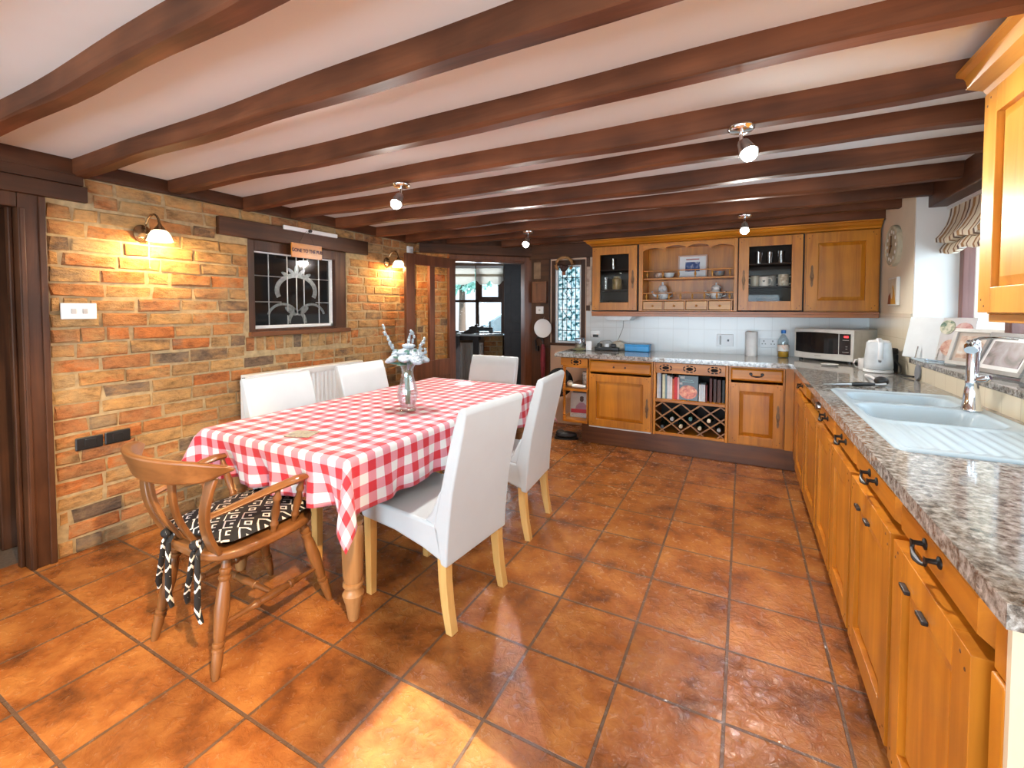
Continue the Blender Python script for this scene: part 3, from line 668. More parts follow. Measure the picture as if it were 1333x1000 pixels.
# top rail: bent slab
rl = MB(); n = 22; rg = []
for i in range(n + 1):
    s = -1 + 2 * i / n; x = 0.325 * s; y = -0.355 + 0.13 * s * s; e = max(0, abs(s) - 0.72) / 0.28
    zt = 0.838 - 0.018 * s * s - 0.01 * e; zb = 0.735 + 0.02 * s * s + 0.035 * e; th = 0.014
    nx = -2 * 0.13 * s / 0.325; L = math.hypot(1, nx); ox, oy = nx / L * th, 1 / L * th
    rg.append([rl.b.verts.new(p) for p in ((x - ox, y - oy + .02, zb), (x + ox, y + oy + .02, zb), (x + ox, y + oy - .012, zt), (x - ox, y - oy - .012, zt))])
for A, B in zip(rg, rg[1:]):
    for i in range(4): rl._f([A[i], A[(i + 1) % 4], B[(i + 1) % 4], B[i]])
rl._f(rg[0]); rl._f(rg[-1])
obj('top_rail', rl, CHAIRW['x'], t, bevel=0.010, seg=3, smooth=True)
def slat(x0, x1, w0, w1, bend):
    mb = MB(); rg = []; n = 12
    for i in range(n + 1):
        s = i / n; z = 0.44 + s * 0.315; x = x0 + (x1 - x0) * s; y = -0.195 - 0.11 * s - bend * math.sin(math.pi * s) + (0.13 * (x1 / 0.325) ** 2) * s
        w = w0 + (w1 - w0) * math.sin(math.pi * min(1, s * 1.0)) * 0.4 + (w1 - w0) * s * .6; th = 0.009
        rg.append([mb.b.verts.new(p) for p in ((x - w, y - th, z), (x + w, y - th, z), (x + w, y + th, z), (x - w, y + th, z))])
    for A, B in zip(rg, rg[1:]):
        for k in range(4): mb._f([A[k], A[(k + 1) % 4], B[(k + 1) % 4], B[k]])
    mb._f(rg[0]); mb._f(rg[-1])
    return obj('back_slat', mb, CHAIRW['z'], t, bevel=0.004, smooth=True)
slat(-0.055, -0.085, 0.017, 0.016, 0.03); slat(0.055, 0.085, 0.017, 0.016, 0.03)
slat(-0.165, -0.235, 0.034, 0.020, 0.035); slat(0.165, 0.235, 0.034, 0.020, 0.035)
for s in (-1, 1):
    am = MB(); pts = [(0.205, -0.245, 0.605), (0.225, -0.17, 0.617), (0.262, -0.06, 0.642), (0.283, 0.01, 0.654), (0.288, 0.06, 0.658), (0.283, 0.098, 0.656)]
    am.tube([(s * x, y, z) for x, y, z in pts], [.020, .022, .025, .027, .030, .024], 10, flat=0.5, up=(0, 0, 1))
    obj('arm', am, CHAIRW['y'], t, smooth=True)
    for y, x, xt, zt in ((0.0, 0.215, 0.275, 0.645), (0.10, 0.205, 0.285, 0.65)):
        obj('arm_spindle', MB().turned((s * x, y, 0.44), (s * xt, y - 0.015, zt), [(0, .010), (.15, .012), (.2, .016), (.24, .016), (.28, .011), (.5, .017), (.72, .011), (.76, .016), (.8, .016), (.86, .011), (1, .009)]), CHAIRW['z'], t, smooth=True)
c = thing('seat_cushion', 'black and white patterned cushion tied to the captain chair', 'cushion', (-1.905, 1.155, 0.452))
pad = MB(); nn = 14; G = []
for lay in (1, -1):
    g = []
    for j in range(nn + 1):
        r_ = []
        for i in range(nn + 1):
            a, b = -1 + 2 * i / nn, -1 + 2 * j / nn; e = (1 - abs(a) ** 3.5) * (1 - abs(b) ** 3.5)
            x = 0.212 * a * (1 - 0.06 * b * b); y = 0.205 * b * (1 - 0.05 * a * a)
            r_.append(pad.b.verts.new((x, y, 0.024 + lay * 0.026 * max(0.0, e) ** 0.5 * (1 if lay > 0 else 0.85))))
        g.append(r_)
    G.append(g)
for k, g in enumerate(G):
    for j in range(nn):
        for i in range(nn): pad._f([g[j][i], g[j][i + 1], g[j + 1][i + 1], g[j + 1][i]] if k == 0 else [g[j][i], g[j + 1][i], g[j + 1][i + 1], g[j][i + 1]])
bmesh.ops.remove_doubles(pad.b, verts=pad.b.verts, dist=0.0005)
obj('pad', pad, AZTEC, c, smooth=True, angle=80)
for sx in (-1, 1):
    for q in (0, 1):
        x = sx * 0.10 + q * 0.03
        obj('tie', MB().tube([(x, -0.19, 0.03), (x + .005, -0.235, 0.035), (x + .012, -0.262, 0.0), (x + .008 + q * .02, -0.272, -0.08), (x + .02 * (q * 2 - 1), -0.27, -0.16 - .04 * q), (x + .03 * (q * 2 - 1), -0.262, -0.20 - .05 * q)], [.006, .009, .010, .011, .012, .008], 8, flat=0.45), AZTEC, c, smooth=True)
for sx in (-1, 1):
    obj('tie_knot', MB().ball((sx * 0.10 + .018, -0.258, 0.03), 0.022, 1, .8, .8), AZTEC, c, smooth=True)

# ------------------------------------------------------------------ on the table
VX, VY, VZ = -1.735, 2.02, TZ + 0.003
VP = [(0.046, 0.0), (0.050, 0.006), (0.040, 0.016), (0.040, 0.03), (0.050, 0.06), (0.056, 0.095), (0.050, 0.14), (0.036, 0.19), (0.030, 0.225), (0.034, 0.255), (0.046, 0.275), (0.043, 0.275), (0.031, 0.254), (0.027, 0.225), (0.033, 0.19), (0.047, 0.14), (0.053, 0.095), (0.047, 0.06), (0.037, 0.034), (0.004, 0.030)]
vm = MB(); seg = 24; rings = []
for k, (r, z) in enumerate(VP):
    rings.append([vm.b.verts.new((r * (1 + (0.07 * math.cos(8 * a) if 2 < k < 10 else 0)) * math.cos(a), r * (1 + (0.07 * math.cos(8 * a) if 2 < k < 10 else 0)) * math.sin(a), z)) for a in [2 * math.pi * i / seg for i in range(seg)]])
for A, B in zip(rings, rings[1:]):
    for i in range(seg): vm._f([A[i], A[(i + 1) % seg], B[(i + 1) % seg], B[i]])
vm._f(list(reversed(rings[0]))); vm._f(rings[-1])
tag(obj('vase', vm, VASEG, loc=(VX, VY, VZ), smooth=True, angle=60), 'tall fluted clear glass vase on the gingham cloth', 'vase')
b = thing('bouquet', 'white roses with pale blue sprigs standing in the glass vase', 'flowers', (VX, VY, VZ))
PET = plain('white_petal', (0.42, 0.48, 0.53), 0.6, var=0.08); STEM = plain('stem_green', (0.20, 0.30, 0.16), 0.6); LEAF = plain('leaf_blue_green', (0.13, 0.28, 0.22), 0.5, var=0.3)
SPRIG = plain('pale_sprig', (0.34, 0.41, 0.45), 0.7, var=0.2)
rr = random.Random(11)
def rose(c, r, d):
    mb = MB(); d = Vector(d).normalized(); M = Vector((0, 0, 1)).rotation_difference(d).to_matrix()
    for lay, (nr, tilt, sc) in enumerate(((6, 62, 1.0), (5, 40, .82), (4, 20, .6))):
        for k in range(nr):
            a = 2 * math.pi * (k + lay * .5) / nr; m = M @ Matrix.Rotation(a, 3, 'Z') @ Matrix.Rotation(R(tilt), 3, 'Y')
            mb.ball(Vector(c) + m @ Vector((0, 0, r * sc * .62)), r * sc * .62, .55, .95, 1.0, 8, m)
    mb.ball(Vector(c) + d * r * .35, r * .4, seg=8)
    return obj('blossom', mb, PET, b, smooth=True, angle=180)
heads = [(0.0, -0.03, 0.335), (0.055, 0.0, 0.325), (-0.055, -0.01, 0.325), (0.025, 0.05, 0.33), (-0.03, 0.05, 0.335), (0.03, -0.055, 0.305), (-0.045, -0.055, 0.30), (0.085, 0.03, 0.30), (-0.09, 0.02, 0.305), (0.0, 0.01, 0.365), (0.085, -0.03, 0.295), (-0.085, -0.03, 0.29)]
for h in heads: rose(h, 0.036, (h[0], h[1], 0.12))
for h in heads[:8]: obj('stem', MB().tube([(h[0] * .15, h[1] * .15, 0.04), (h[0] * .2, h[1] * .2, 0.2), (h[0] * .4, h[1] * .4, .27), (h[0], h[1], h[2])], 0.0028, 6), STEM, b)
for k in range(14):
    a = 2 * math.pi * k / 14; mb = MB(); m = Matrix.Rotation(a, 3, 'Z') @ Matrix.Rotation(R(35 + 26 * (k % 3)), 3, 'Y')
    mb.ball(m @ Vector((0, 0, 0.065)) + Vector((0, 0, 0.275)), 0.045, .16, .5, 1.0, 8, m); obj('leaf', mb, LEAF, b, smooth=True)
for (x, y, z) in ((-0.15, -0.04, 0.50), (-0.11, -0.03, .42), (0.0, 0.03, .47), (0.022, 0.035, .46), (-0.04, .05, .42), (0.07, .06, .41), (0.095, 0.04, .43), (0.13, .0, .36)):
    mb = MB().tube([(x * .2, y * .2, .24), (x * .7, y * .7, .24 + (z - .24) * .6), (x, y, z)], 0.002, 5)
    for q in range(12):
        s = .45 + .55 * q / 11; p = Vector((x * (.3 + .7 * s), y * (.3 + .7 * s), .24 + (z - .24) * s)); o_ = Vector((rr.uniform(-1, 1), rr.uniform(-1, 1), rr.uniform(-.4, 1))) * 0.009
        mb.ball(p + o_, 0.0075, seg=6)
    obj('sprig', mb, SPRIG, b, smooth=True)
tag(obj('coaster', MB().box(-0.062, 0.062, -0.05, 0.05, 0, 0.006), [picture_mat('coaster_print', [(0.16, 0.16, 0.19), (0.40, 0.36, 0.26), (0.36, 0.42, 0.36)], 34)], loc=(-1.845, 1.40, TZ + 0.004), rot=(0, 0, R(20)), bevel=0.003), 'printed cork coaster lying at the near end of the tablecloth', 'coaster')
tag(obj('paper_napkin', MB().box(-0.07, 0.07, -0.07, 0.07, 0, 0.006), WPLAST, loc=(-1.94, 2.95, TZ + 0.004), rot=(0, 0, R(12)), bevel=0.002), 'folded white napkin at the far end of the tablecloth', 'napkin')

# ------------------------------------------------------------------ cabinet builders (local x along the front, +y into the cabinet, z up)
def panel_mb(x0, x1, z0, z1, y, yf):   # recessed panel, its edge sloping up to a raised field
    mb = MB(); c = 0.030
    o = [Vector((x0, y, z0)), Vector((x1, y, z0)), Vector((x1, y, z1)), Vector((x0, y, z1))]
    i = [Vector((x0 + c, yf, z0 + c)), Vector((x1 - c, yf, z0 + c)), Vector((x1 - c, yf, z1 - c)), Vector((x0 + c, yf, z1 - c))]
    k = [v + Vector((0, 0.004, 0)) for v in o]
    V = [[mb.b.verts.new(p) for p in L] for L in (k, o, i)]
    for A, B in zip(V, V[1:]):
        for q in range(4): mb._f([A[q], A[(q + 1) % 4], B[(q + 1) % 4], B[q]])
    mb._f(V[2]); mb._f(list(reversed(V[0]))); return mb
PEG = plain('dark_peg', (0.10, 0.035, 0.010), 0.6)
def plate_handle(parent, x, z, y, h=0.19):
    mb = MB(); n = 22; P = []
    for i in range(n):
        a = 2 * math.pi * i / n; s = math.sin(a)
        P.append((x + 0.0125 * math.cos(a) * (1 + 0.25 * math.cos(6 * a)), z + h / 2 * math.copysign(abs(s) ** 1.2, s)))
    mb.prism(P, y - 0.004, y, 'y'); mb.cyl((x, y - 0.004, z), (x, y - 0.022, z), 0.006, 0.010, 10)
    mb.tube([(x, y - 0.018, z + 0.004), (x + .009, y - 0.02, z - 0.02), (x, y - 0.022, z - 0.045), (x - .009, y - 0.02, z - 0.02)], 0.0028, 6, closed=True)
    return obj('handle', mb, BRASS, parent, smooth=True)
def bail_handle(parent, x, z, y, w=0.085, m=None):
    mb = MB()
    for s in (-1, 1):
        mb.lathe([(0.013, 0), (0.013, 0.003), (0.006, 0.006), (0.005, 0.022), (0.008, 0.026)], 12, (x + s * w / 2, y, z), Matrix.Rotation(R(90), 3, 'X'))
    mb.tube([(x - w / 2, y - 0.022, z), (x - w * .46, y - 0.024, z - .012), (x - w * .25, y - 0.027, z - .017), (x, y - 0.028, z - .018), (x + w * .25, y - 0.027, z - .017), (x + w * .46, y - 0.024, z - .012), (x + w / 2, y - 0.022, z)], [.004, .004, .005, .0075, .005, .004, .004], 8)
    return obj('handle', mb, m or IRON, parent, smooth=True)
def door(parent, x0, x1, z0, z1, y=0.0, handle=None, glassy=False, sw=0.07, hz=None, pegs=True, pal=None, th=0.024):
    pal = pal or PINE; mb = MB(); g = 0.002
    x0 += g; x1 -= g
    mb.box(x0, x0 + sw, y - th, y, z0, z1).box(x1 - sw, x1, y - th, y, z0, z1)
    mb.box(x0 + sw, x1 - sw, y - th, y, z0, z0 + sw).box(x0 + sw, x1 - sw, y - th, y, z1 - sw, z1)
    if pegs:
        mb.mi = 1
        for sx, xx in ((1, x0), (-1, x1)):
            for sz, zz in ((1, z0), (-1, z1)):
                for a, b in ((.020, .040), (.040, .020)): mb.cyl((xx + sx * a, y - th - .0008, zz + sz * b), (xx + sx * a, y - th + .002, zz + sz * b), 0.0042, seg=8)
    d = obj('door', mb, [pal['z'], PEG], parent, bevel=0.005, seg=3)
    if glassy: obj('glass_pane', MB().box(x0 + sw, x1 - sw, y - 0.012, y - 0.008, z0 + sw, z1 - sw), DOORG, d)
    else: obj('door_panel', panel_mb(x0 + sw, x1 - sw, z0 + sw, z1 - sw, y - th + 0.019, y - th + 0.009), pal['z'], d)
    if handle:
        hx = x0 + sw * .5 if handle == 'L' else x1 - sw * .5
        plate_handle(d, hx, hz if hz else (z0 + z1) / 2, y - th)
    return d
def drawer(parent, x0, x1, z0, z1, y=0.0, bail=True, m=None, th=0.022):
    mb = MB(); c = 0.014; g = 0.002; x0 += g; x1 -= g
    o = [Vector((x0, y - .012, z0)), Vector((x1, y - .012, z0)), Vector((x1, y - .012, z1)), Vector((x0, y - .012, z1))]
    i = [Vector((x0 + c, y - th, z0 + c)), Vector((x1 - c, y - th, z0 + c)), Vector((x1 - c, y - th, z1 - c)), Vector((x0 + c, y - th, z1 - c))]
    k = [Vector((v.x, y, v.z)) for v in o]
    V = [[mb.b.verts.new(p) for p in L] for L in (k, o, i)]
    for A, B in zip(V, V[1:]):
        for q in range(4): mb._f([A[q], A[(q + 1) % 4], B[(q + 1) % 4], B[q]])
    mb._f(V[2]); mb._f(list(reversed(V[0])))
    d = obj('drawer', mb, m or PINE['x'], parent)
    if bail: bail_handle(d, (x0 + x1) / 2, (z0 + z1) / 2 + .008, y - th)
    return d
def carcass(parent, w, z0, z1, depth, mid=None, back=True, inner=None, t_=0.018, top=True):
    mb = MB()
    mb.box(0, t_, 0.0, depth, z0, z1).box(w - t_, w, 0.0, depth, z0, z1).box(t_, w - t_, 0.0, depth, z0, z0 + t_).box(t_, w - t_, 0.0, depth if top else .018, z1 - t_, z1)
    if mid: mb.box(t_, w - t_, 0.0, depth - 0.01, mid - .009, mid + .009)
    if back: mb.box(t_, w - t_, depth - 0.01, depth, z0 + t_, z1 - t_)
    return obj('carcass', mb, inner or PINE['z'], parent, bevel=0.0015)

# ------------------------------------------------------------------ base units, back run (front of carcass at y = 4.30)
YF = 4.30; BD = YB - 0.014 - YF; ZT = 0.868; ZL = 0.185
# rounded end shelf unit
t = thing('end_shelf_unit', 'open pine end shelves with turned corner post beside the leaded window', 'shelf', (-1.655, YF - .02, 0))
def qshelf(z0, z1, name='shelf'):
    P = [(0.287, 0.0), (0.287, 0.56), (0.0, 0.56), (-0.01, 0.25), (0.0, 0.06), (0.02, 0.012), (0.06, 0.0)]
    return obj(name, MB().prism(P, z0, z1, 'z'), PINE['x'], t, bevel=0.004)
qshelf(0.205, 0.232); qshelf(0.525, 0.548); qshelf(0.765, 0.785)
obj('header', MB().box(0.045, 0.285, 0.0, 0.02, 0.785, 0.862).box(0.0, 0.02, 0.05, 0.56, 0.785, 0.862).box(0.0, 0.05, 0.0, 0.05, 0.785, 0.862), PINE['x'], t, bevel=0.003)
for z0, z1 in ((0.232, 0.525), (0.548, 0.765)):
    obj('turned_post', MB().turned((0.03, 0.032, z0), (0.03, 0.032, z1), [(0, .017), (.08, .017), (.1, .010), (.16, .018), (.2, .010), (.5, .016), (.8, .010), (.84, .018), (.9, .010), (.92, .017), (1, .017)]), PINE['z'], t, smooth=True)
obj('end_panel', MB().box(0.269, 0.287, 0.02, 0.56, 0.232, 0.765), PINE['z'], t)
def ornament(mb, x, z, y):   # pierced flower: an eye with six petals
    def leaf(cx, cz, a, b, rot):
        P = []
        for k in range(14):
            q = 2 * math.pi * k / 14; u, v = a * math.cos(q), b * math.sin(q); c, s = math.cos(rot), math.sin(rot); P.append((cx + u * c - v * s, cz + u * s + v * c))
        mb.prism(P, y - .0012, y + .004, 'y')
    leaf(x, z, .030, .0165, 0)
    for dx, dz, r_ in ((-.046, .012, .9), (-.046, -.012, -.9), (.046, .012, -.9), (.046, -.012, .9), (-.016, .026, .15), (.016, .026, -.15), (-.016, -.026, -.15), (.016, -.026, .15)): leaf(x + dx, z + dz, .013, .0055, r_)
HOLE = plain('pierced_hole', (0.012, 0.006, 0.003), 0.9)
om = MB(); ornament(om, 0.165, 0.824, 0.0); obj('pierced_ornament', om, HOLE, t)

t = thing('base_cabinet', 'pine base cabinet with one wide door between end shelves and wine rack', 'cabinet', (-1.362, YF, 0)); w = 0.622
carcass(t, w, ZL, ZT, BD, inner=PINE['z'])
d = drawer(t, 0.012, w - .012, .735, .845, bail=False); mb = MB()
for x in (w / 2 - .055, w / 2 + .055): mb.cyl((x, -.022, .792), (x, -.026, .792), .010, seg=10)
obj('screw_hole', mb, PEG, d)
door(t, 0.012, w - .012, .20, .715, handle='R', hz=.42)
obj('white_edge', MB().box(.012, w - .012, -.02, .0, .186, .196), WPLAST, t)

t = thing('wine_rack_unit', 'open pine unit with cookbook shelf over a lattice wine rack', 'shelf', (-0.735, YF - .012, 0)); w = 0.632; D2 = BD
for a_, b_ in ((0, .022), (w - .022, w)): obj('side_panel', MB().box(a_, b_, 0, D2, .185, ZT), PINE['z'], t, bevel=.003)
hd = obj('header', MB().box(.022, w - .022, 0, .02, .765, .862), PINE['x'], t, bevel=.003)
om = MB()
for x in (.11, .315, .52): ornament(om, x, .815, 0.0)
obj('pierced_ornament', om, HOLE, t)
obj('shelf', MB().box(.022, w - .022, 0, .35, .495, .522), PINE['x'], t, bevel=.003)
obj('bottom_board', MB().box(.022, w - .022, 0, D2 - .03, .19, .215), PINE['x'], t, bevel=.003)
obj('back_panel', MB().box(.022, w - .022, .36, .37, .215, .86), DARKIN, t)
lt = MB(); xa, xb, za, zb = .022, w - .022, .215, .495
slope = 0.78
def strip(c, sgn, y0):
    pts = []
    for x in (xa, xb): pts.append((x, c + sgn * slope * x))
    for z in (za, zb):
        pts.append(((z - c) / (sgn * slope), z))
    pts = sorted(p for p in pts if xa - 1e-6 <= p[0] <= xb + 1e-6 and za - 1e-6 <= p[1] <= zb + 1e-6)
    if len(pts) < 2 or pts[-1][0] - pts[0][0] < .03: return
    (x0, z0), (x1, z1) = pts[0], pts[-1]; L = math.hypot(x1 - x0, z1 - z0); nx, nz = -(z1 - z0) / L * .006, (x1 - x0) / L * .006
    lt.prism([(x0 + nx, z0 + nz), (x1 + nx, z1 + nz), (x1 - nx, z1 - nz), (x0 - nx, z0 - nz)], y0, y0 + .014, 'y')
for k in range(-8, 9):
    strip(.30 + k * .128, 1, .004); strip(.30 + k * .128, -1, .012)
obj('lattice', lt, wood('lattice_wood', (0.40, 0.17, 0.04), (0.22, 0.08, 0.02), 'x'), t)

t = thing('base_cabinet', 'narrow pine base cabinet with drawer between wine rack and inside corner', 'cabinet', (-0.10, YF, 0)); w = 0.42
carcass(t, w, ZL, ZT, BD)
drawer(t, .012, w - .012, .745, .848); door(t, .012, w - .012, .20, .725, handle='R', hz=.46)
t = thing('corner_post', 'plain pine filler post in the inside corner of the base units', 'post', (0.322, 4.06, 0))
obj('face_board', MB().box(0.0, 0.06, 0.228, 0.245, ZL, ZT), PINE['z'], t); obj('side_board', MB().box(0.062, 0.078, -0.10, 0.228, .13, ZT), PINE['z'], t)
struct(obj('trim_plinth_back', MB().box(-1.45, 0.43, YF + .055, YF + .075, 0, ZL).box(-1.45, -1.43, YF + .075, YB - .1, 0, ZL), wood('plinth_wood', (0.20, 0.07, 0.022), (0.11, 0.035, 0.012), 'x'), bevel=.002))
struct(obj('trim_plinth_right', MB().box(0.425, 0.445, 0.99, YF + .054, 0, .13), wood('plinth_wood_side', (0.20, 0.07, 0.022), (0.11, 0.035, 0.012), 'y'), bevel=.002))

# ------------------------------------------------------------------ base units, right run (carcass front x = 0.392)
XF = 0.408; RZ = R(-90); RD = XR - 0.014 - XF; ZR = .14
def runit(label, ya, yb, dr=True, pulls=False, hdl=True, pn=True):
    t = thing('base_cabinet', label, 'cabinet', (XF, ya, 0), RZ); w = ya - yb
    carcass(t, w, ZR, ZT, RD, top=False)
    if dr: drawer(t, .014, w - .014, .768, .860, th=.032)
    d = door(t, .014, w - .014, .15, .748, sw=.075, th=.044)
    if pulls:
        for k in (0.28, .52):
            x = w * k; obj('pull', MB().box(x - .022, x + .022, -.056, -.044, .672, .682), IRON, d, bevel=.002)
    return t
runit('pine base cabinet with drawer, first of the sink run from the inside corner', 3.955, 3.43)
t = thing('integrated_appliance', 'appliance behind a pine door with dark control strip under the worktop', 'appliance', (XF, 3.43, 0), RZ); w = .545
carcass(t, w, ZR, ZT, RD, top=False); door(t, .014, w - .014, .15, .748, sw=.075, th=.044)
obj('control_strip', MB().box(.010, w - .010, -.012, .0, .768, .862), plain('dark_control', (0.035, 0.022, 0.015), .15), t, bevel=.002)
obj('dial', MB().lathe([(0.026, 0), (0.026, .012), (.02, .02), (.012, .022)], 18, (.40, -.012, .805), Matrix.Rotation(R(90), 3, 'X')), STEEL, t, smooth=True)
runit('pine base cabinet with drawer below the small sink bowl', 2.885, 2.44)
runit('pine base cabinet with drawer below the chrome mixer tap', 2.44, 2.025)
runit('pine base cabinet with two black door pulls below the draining board', 2.025, 1.512, pulls=True)
runit('pine base cabinet with two black door pulls at the near end of the worktop', 1.512, 1.03, pulls=True)
t = thing('worktop_support', 'pale side board with pine edge closing the near end of the worktop', 'board', (XF, 1.03, 0), RZ)
obj('edge_post', MB().box(.004, .048, -.026, .004, 0, .745), PINE['z'], t, bevel=.004)
obj('top_post', MB().box(.004, .048, -.022, .004, .75, ZT), PINE['z'], t, bevel=.003)
obj('side_board', MB().box(.049, .062, -.024, RD, 0, ZT), plain('pale_panel', (0.72, 0.60, 0.42), .5, var=.15, scale=4), t)

# worktop: L with the sink cut out
SX0, SX1, SY0, SY1 = 0.437, 0.955, 1.79, 3.03
t = tag(obj('worktop', MB().box(-1.71, 0.362, 4.245, YB - .013, .87, .91).box(0.362, XR - .011, SY1 - .03, YB - .013, .87, .91).box(0.362, SX0 + .03, SY0 + .03, SY1 - .03, .87, .91).box(SX1 - .03, XR - .011, SY0 + .03, SY1 - .03, .87, .91).box(0.362, XR - .011, .93, SY0 + .03, .87, .91), GRANITE), 'dark speckled granite worktop running round the corner under the wall cabinets', 'worktop')

# sink as one moulded sheet
def sink():
    mb = MB(); st = 0.01; nx = int(round((SX1 - SX0) / st)); ny = int(round((SY1 - SY0) / st)); z0 = 0.919
    def rr_(x, y, cx, cy, hx, hy, r):   # signed distance to a rounded rectangle
        qx, qy = abs(x - cx) - hx + r, abs(y - cy) - hy + r
        return math.hypot(max(qx, 0), max(qy, 0)) + min(max(qx, qy), 0) - r
    def sm(a, b, t_): t_ = min(1, max(0, (t_ - a) / (b - a))); return t_ * t_ * (3 - 2 * t_)
    def h(x, y):
        d = rr_(x, y, (SX0 + SX1) / 2, (SY0 + SY1) / 2, (SX1 - SX0) / 2, (SY1 - SY0) / 2, .045)
        z = z0 - .009 * sm(-.012, .002, d)
        z -= .004 * sm(-.022, -.034, d) 
        d1 = rr_(x, y, 0.683, 2.44, .205, .175, .08); z -= .15 * sm(.006, -.045, d1) 
        d2 = rr_(x, y, 0.683, 2.80, .195, .125, .07); z -= .11 * sm(.006, -.04, d2)
        if y < 2.24 and d < -.05:
            e = min(1, (2.24 - y) / .03, (-.05 - d) / .02); z -= .004 * e * (0.5 + 0.5 * math.sin((x - SX0) * 2 * math.pi / .040)) + .002 * e
        return z
    V = [[mb.b.verts.new((SX0 + (SX1 - SX0) * i / nx, SY0 + (SY1 - SY0) * j / ny, 0)) for i in range(nx + 1)] for j in range(ny + 1)]
    cx, cy = (SX0 + SX1) / 2, (SY0 + SY1) / 2; hx, hy, r = (SX1 - SX0) / 2, (SY1 - SY0) / 2, .045
    for row in V:
        for v in row:
            ax, ay = abs(v.co.x - cx) - hx + r, abs(v.co.y - cy) - hy + r
            if ax > 0 and ay > 0:
                L = math.hypot(ax, ay)
                if L > r: v.co.x = cx + math.copysign(hx - r + ax / L * r, v.co.x - cx); v.co.y = cy + math.copysign(hy - r + ay / L * r, v.co.y - cy)
            v.co.z = h(v.co.x, v.co.y)
    for j in range(ny):
        for i in range(nx): mb._f([V[j][i], V[j][i + 1], V[j + 1][i + 1], V[j + 1][i]])
    return mb
t = thing('sink', 'white inset sink with one and a half bowls and ribbed draining board', 'sink', (0, 0, 0))
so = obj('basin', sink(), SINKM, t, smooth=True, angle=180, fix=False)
md = so.modifiers.new('thick', 'SOLIDIFY'); md.thickness = .006; md.offset = -1
ov = MB()
for dy in (-.035, 0, .035): ov.cyl((0.871, 2.44 + dy, .865), (0.866, 2.44 + dy, .864), .008, seg=10)
obj('overflow_hole', ov, BPLAST, t)
for y, r in ((2.44, .04), (2.80, .035)): obj('drain', MB().lathe([(r, 0), (r, .003), (r * .7, .001), (.005, .001)], 20, (.683, y, .768 if y < 2.6 else .808)), STEEL, t, smooth=True)
t = thing('mixer_tap', 'tall chrome mixer tap behind the sink bowls', 'tap', (0.885, 2.62, 0.918), R(8))
obj('body', MB().lathe([(.034, 0), (.034, .006), (.031, .012), (.026, .07), (.021, .115), (.023, .12), (.021, .128), (.021, .25), (.024, .262), (.022, .30), (.016, .305)], 24), CHROME, t, smooth=True)
obj('spout', MB().tube([(0, 0, .275), (-.02, -.03, .282), (-.045, -.075, .280), (-.06, -.105, .268)], [.021, .024, .023, .021], 12, flat=.8), CHROME, t, smooth=True)
obj('lever', MB().tube([(0, 0, .300), (.02, -.005, .312), (.07, -.02, .318), (.125, -.035, .312)], [.017, .017, .014, .010], 10, flat=.45), CHROME, t, smooth=True)
obj('side_knob', MB().turned((0.01, -.018, .135), (.035, -.05, .15), [(0, .014), (.7, .016), (1, .010)]), CHROME, t, smooth=True)

# ------------------------------------------------------------------ wall cabinets on the back wall (carcass front y = 4.622)
YW = 4.622; WD = YB - .014 - YW; WZ0, WZ1 = 1.335, 2.012
def mug(name, label, loc, m, rz=0, r=.038, h=.09, group='mugs behind the cabinet glass'):
    t = thing(name, label, 'mug', loc, rz, group)
    obj('body', MB().lathe([(r * .9, 0), (r, .01), (r, h), (r * .9, h), (r * .88, .012), (.004, .01)], 20), m, t, smooth=True)
    obj('mug_handle', MB().tube([(r * .95, 0, h * .82), (r * 1.5, 0, h * .84), (r * 1.75, 0, h * .55), (r * 1.45, 0, h * .22), (r * .95, 0, h * .18)], .0055, 8), m, t, smooth=True)
    return t
def tumbler(label, loc, r=.03, h=.11, group=None):
    return tag(obj('drinking_glass', MB().lathe([(r * .75, 0), (r, h), (r * .93, h), (r * .7, .008), (.003, .008)], 18), VASEG, loc=loc, smooth=True), label, 'glass', group)
t = thing('glazed_wall_cabinet', 'pine wall cabinet with one glazed door beside the leaded window', 'cabinet', (-1.432, YW, 0)); w = .485
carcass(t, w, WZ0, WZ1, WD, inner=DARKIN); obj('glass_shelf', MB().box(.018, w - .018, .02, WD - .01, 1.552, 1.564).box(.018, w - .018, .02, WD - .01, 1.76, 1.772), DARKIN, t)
door(t, .005, w - .012, 1.345, 2.005, handle='R', glassy=True, sw=.082, hz=1.66)
tumbler('tall drinking glass on the top shelf behind the left cabinet door', (-1.24, YW + .13, 1.773), .032, .12)
JAR = picture_mat('gold_jar', [(0.10, 0.07, 0.03), (0.35, 0.26, 0.10), (0.6, 0.5, 0.3)], 14)
tag(obj('jar', MB().lathe([(.045, 0), (.05, .02), (.05, .11), (.035, .125), (.035, .14)], 20), JAR, loc=(-1.20, YW + .13, 1.565), smooth=True), 'dull gold jar on the middle shelf behind the left cabinet door', 'jar')
tumbler('slim glass beside the gold jar behind the left cabinet door', (-1.32, YW + .12, 1.565), .026, .13)
tumbler('short glass on the bottom shelf behind the left cabinet door', (-1.26, YW + .12, 1.354), .03, .09)

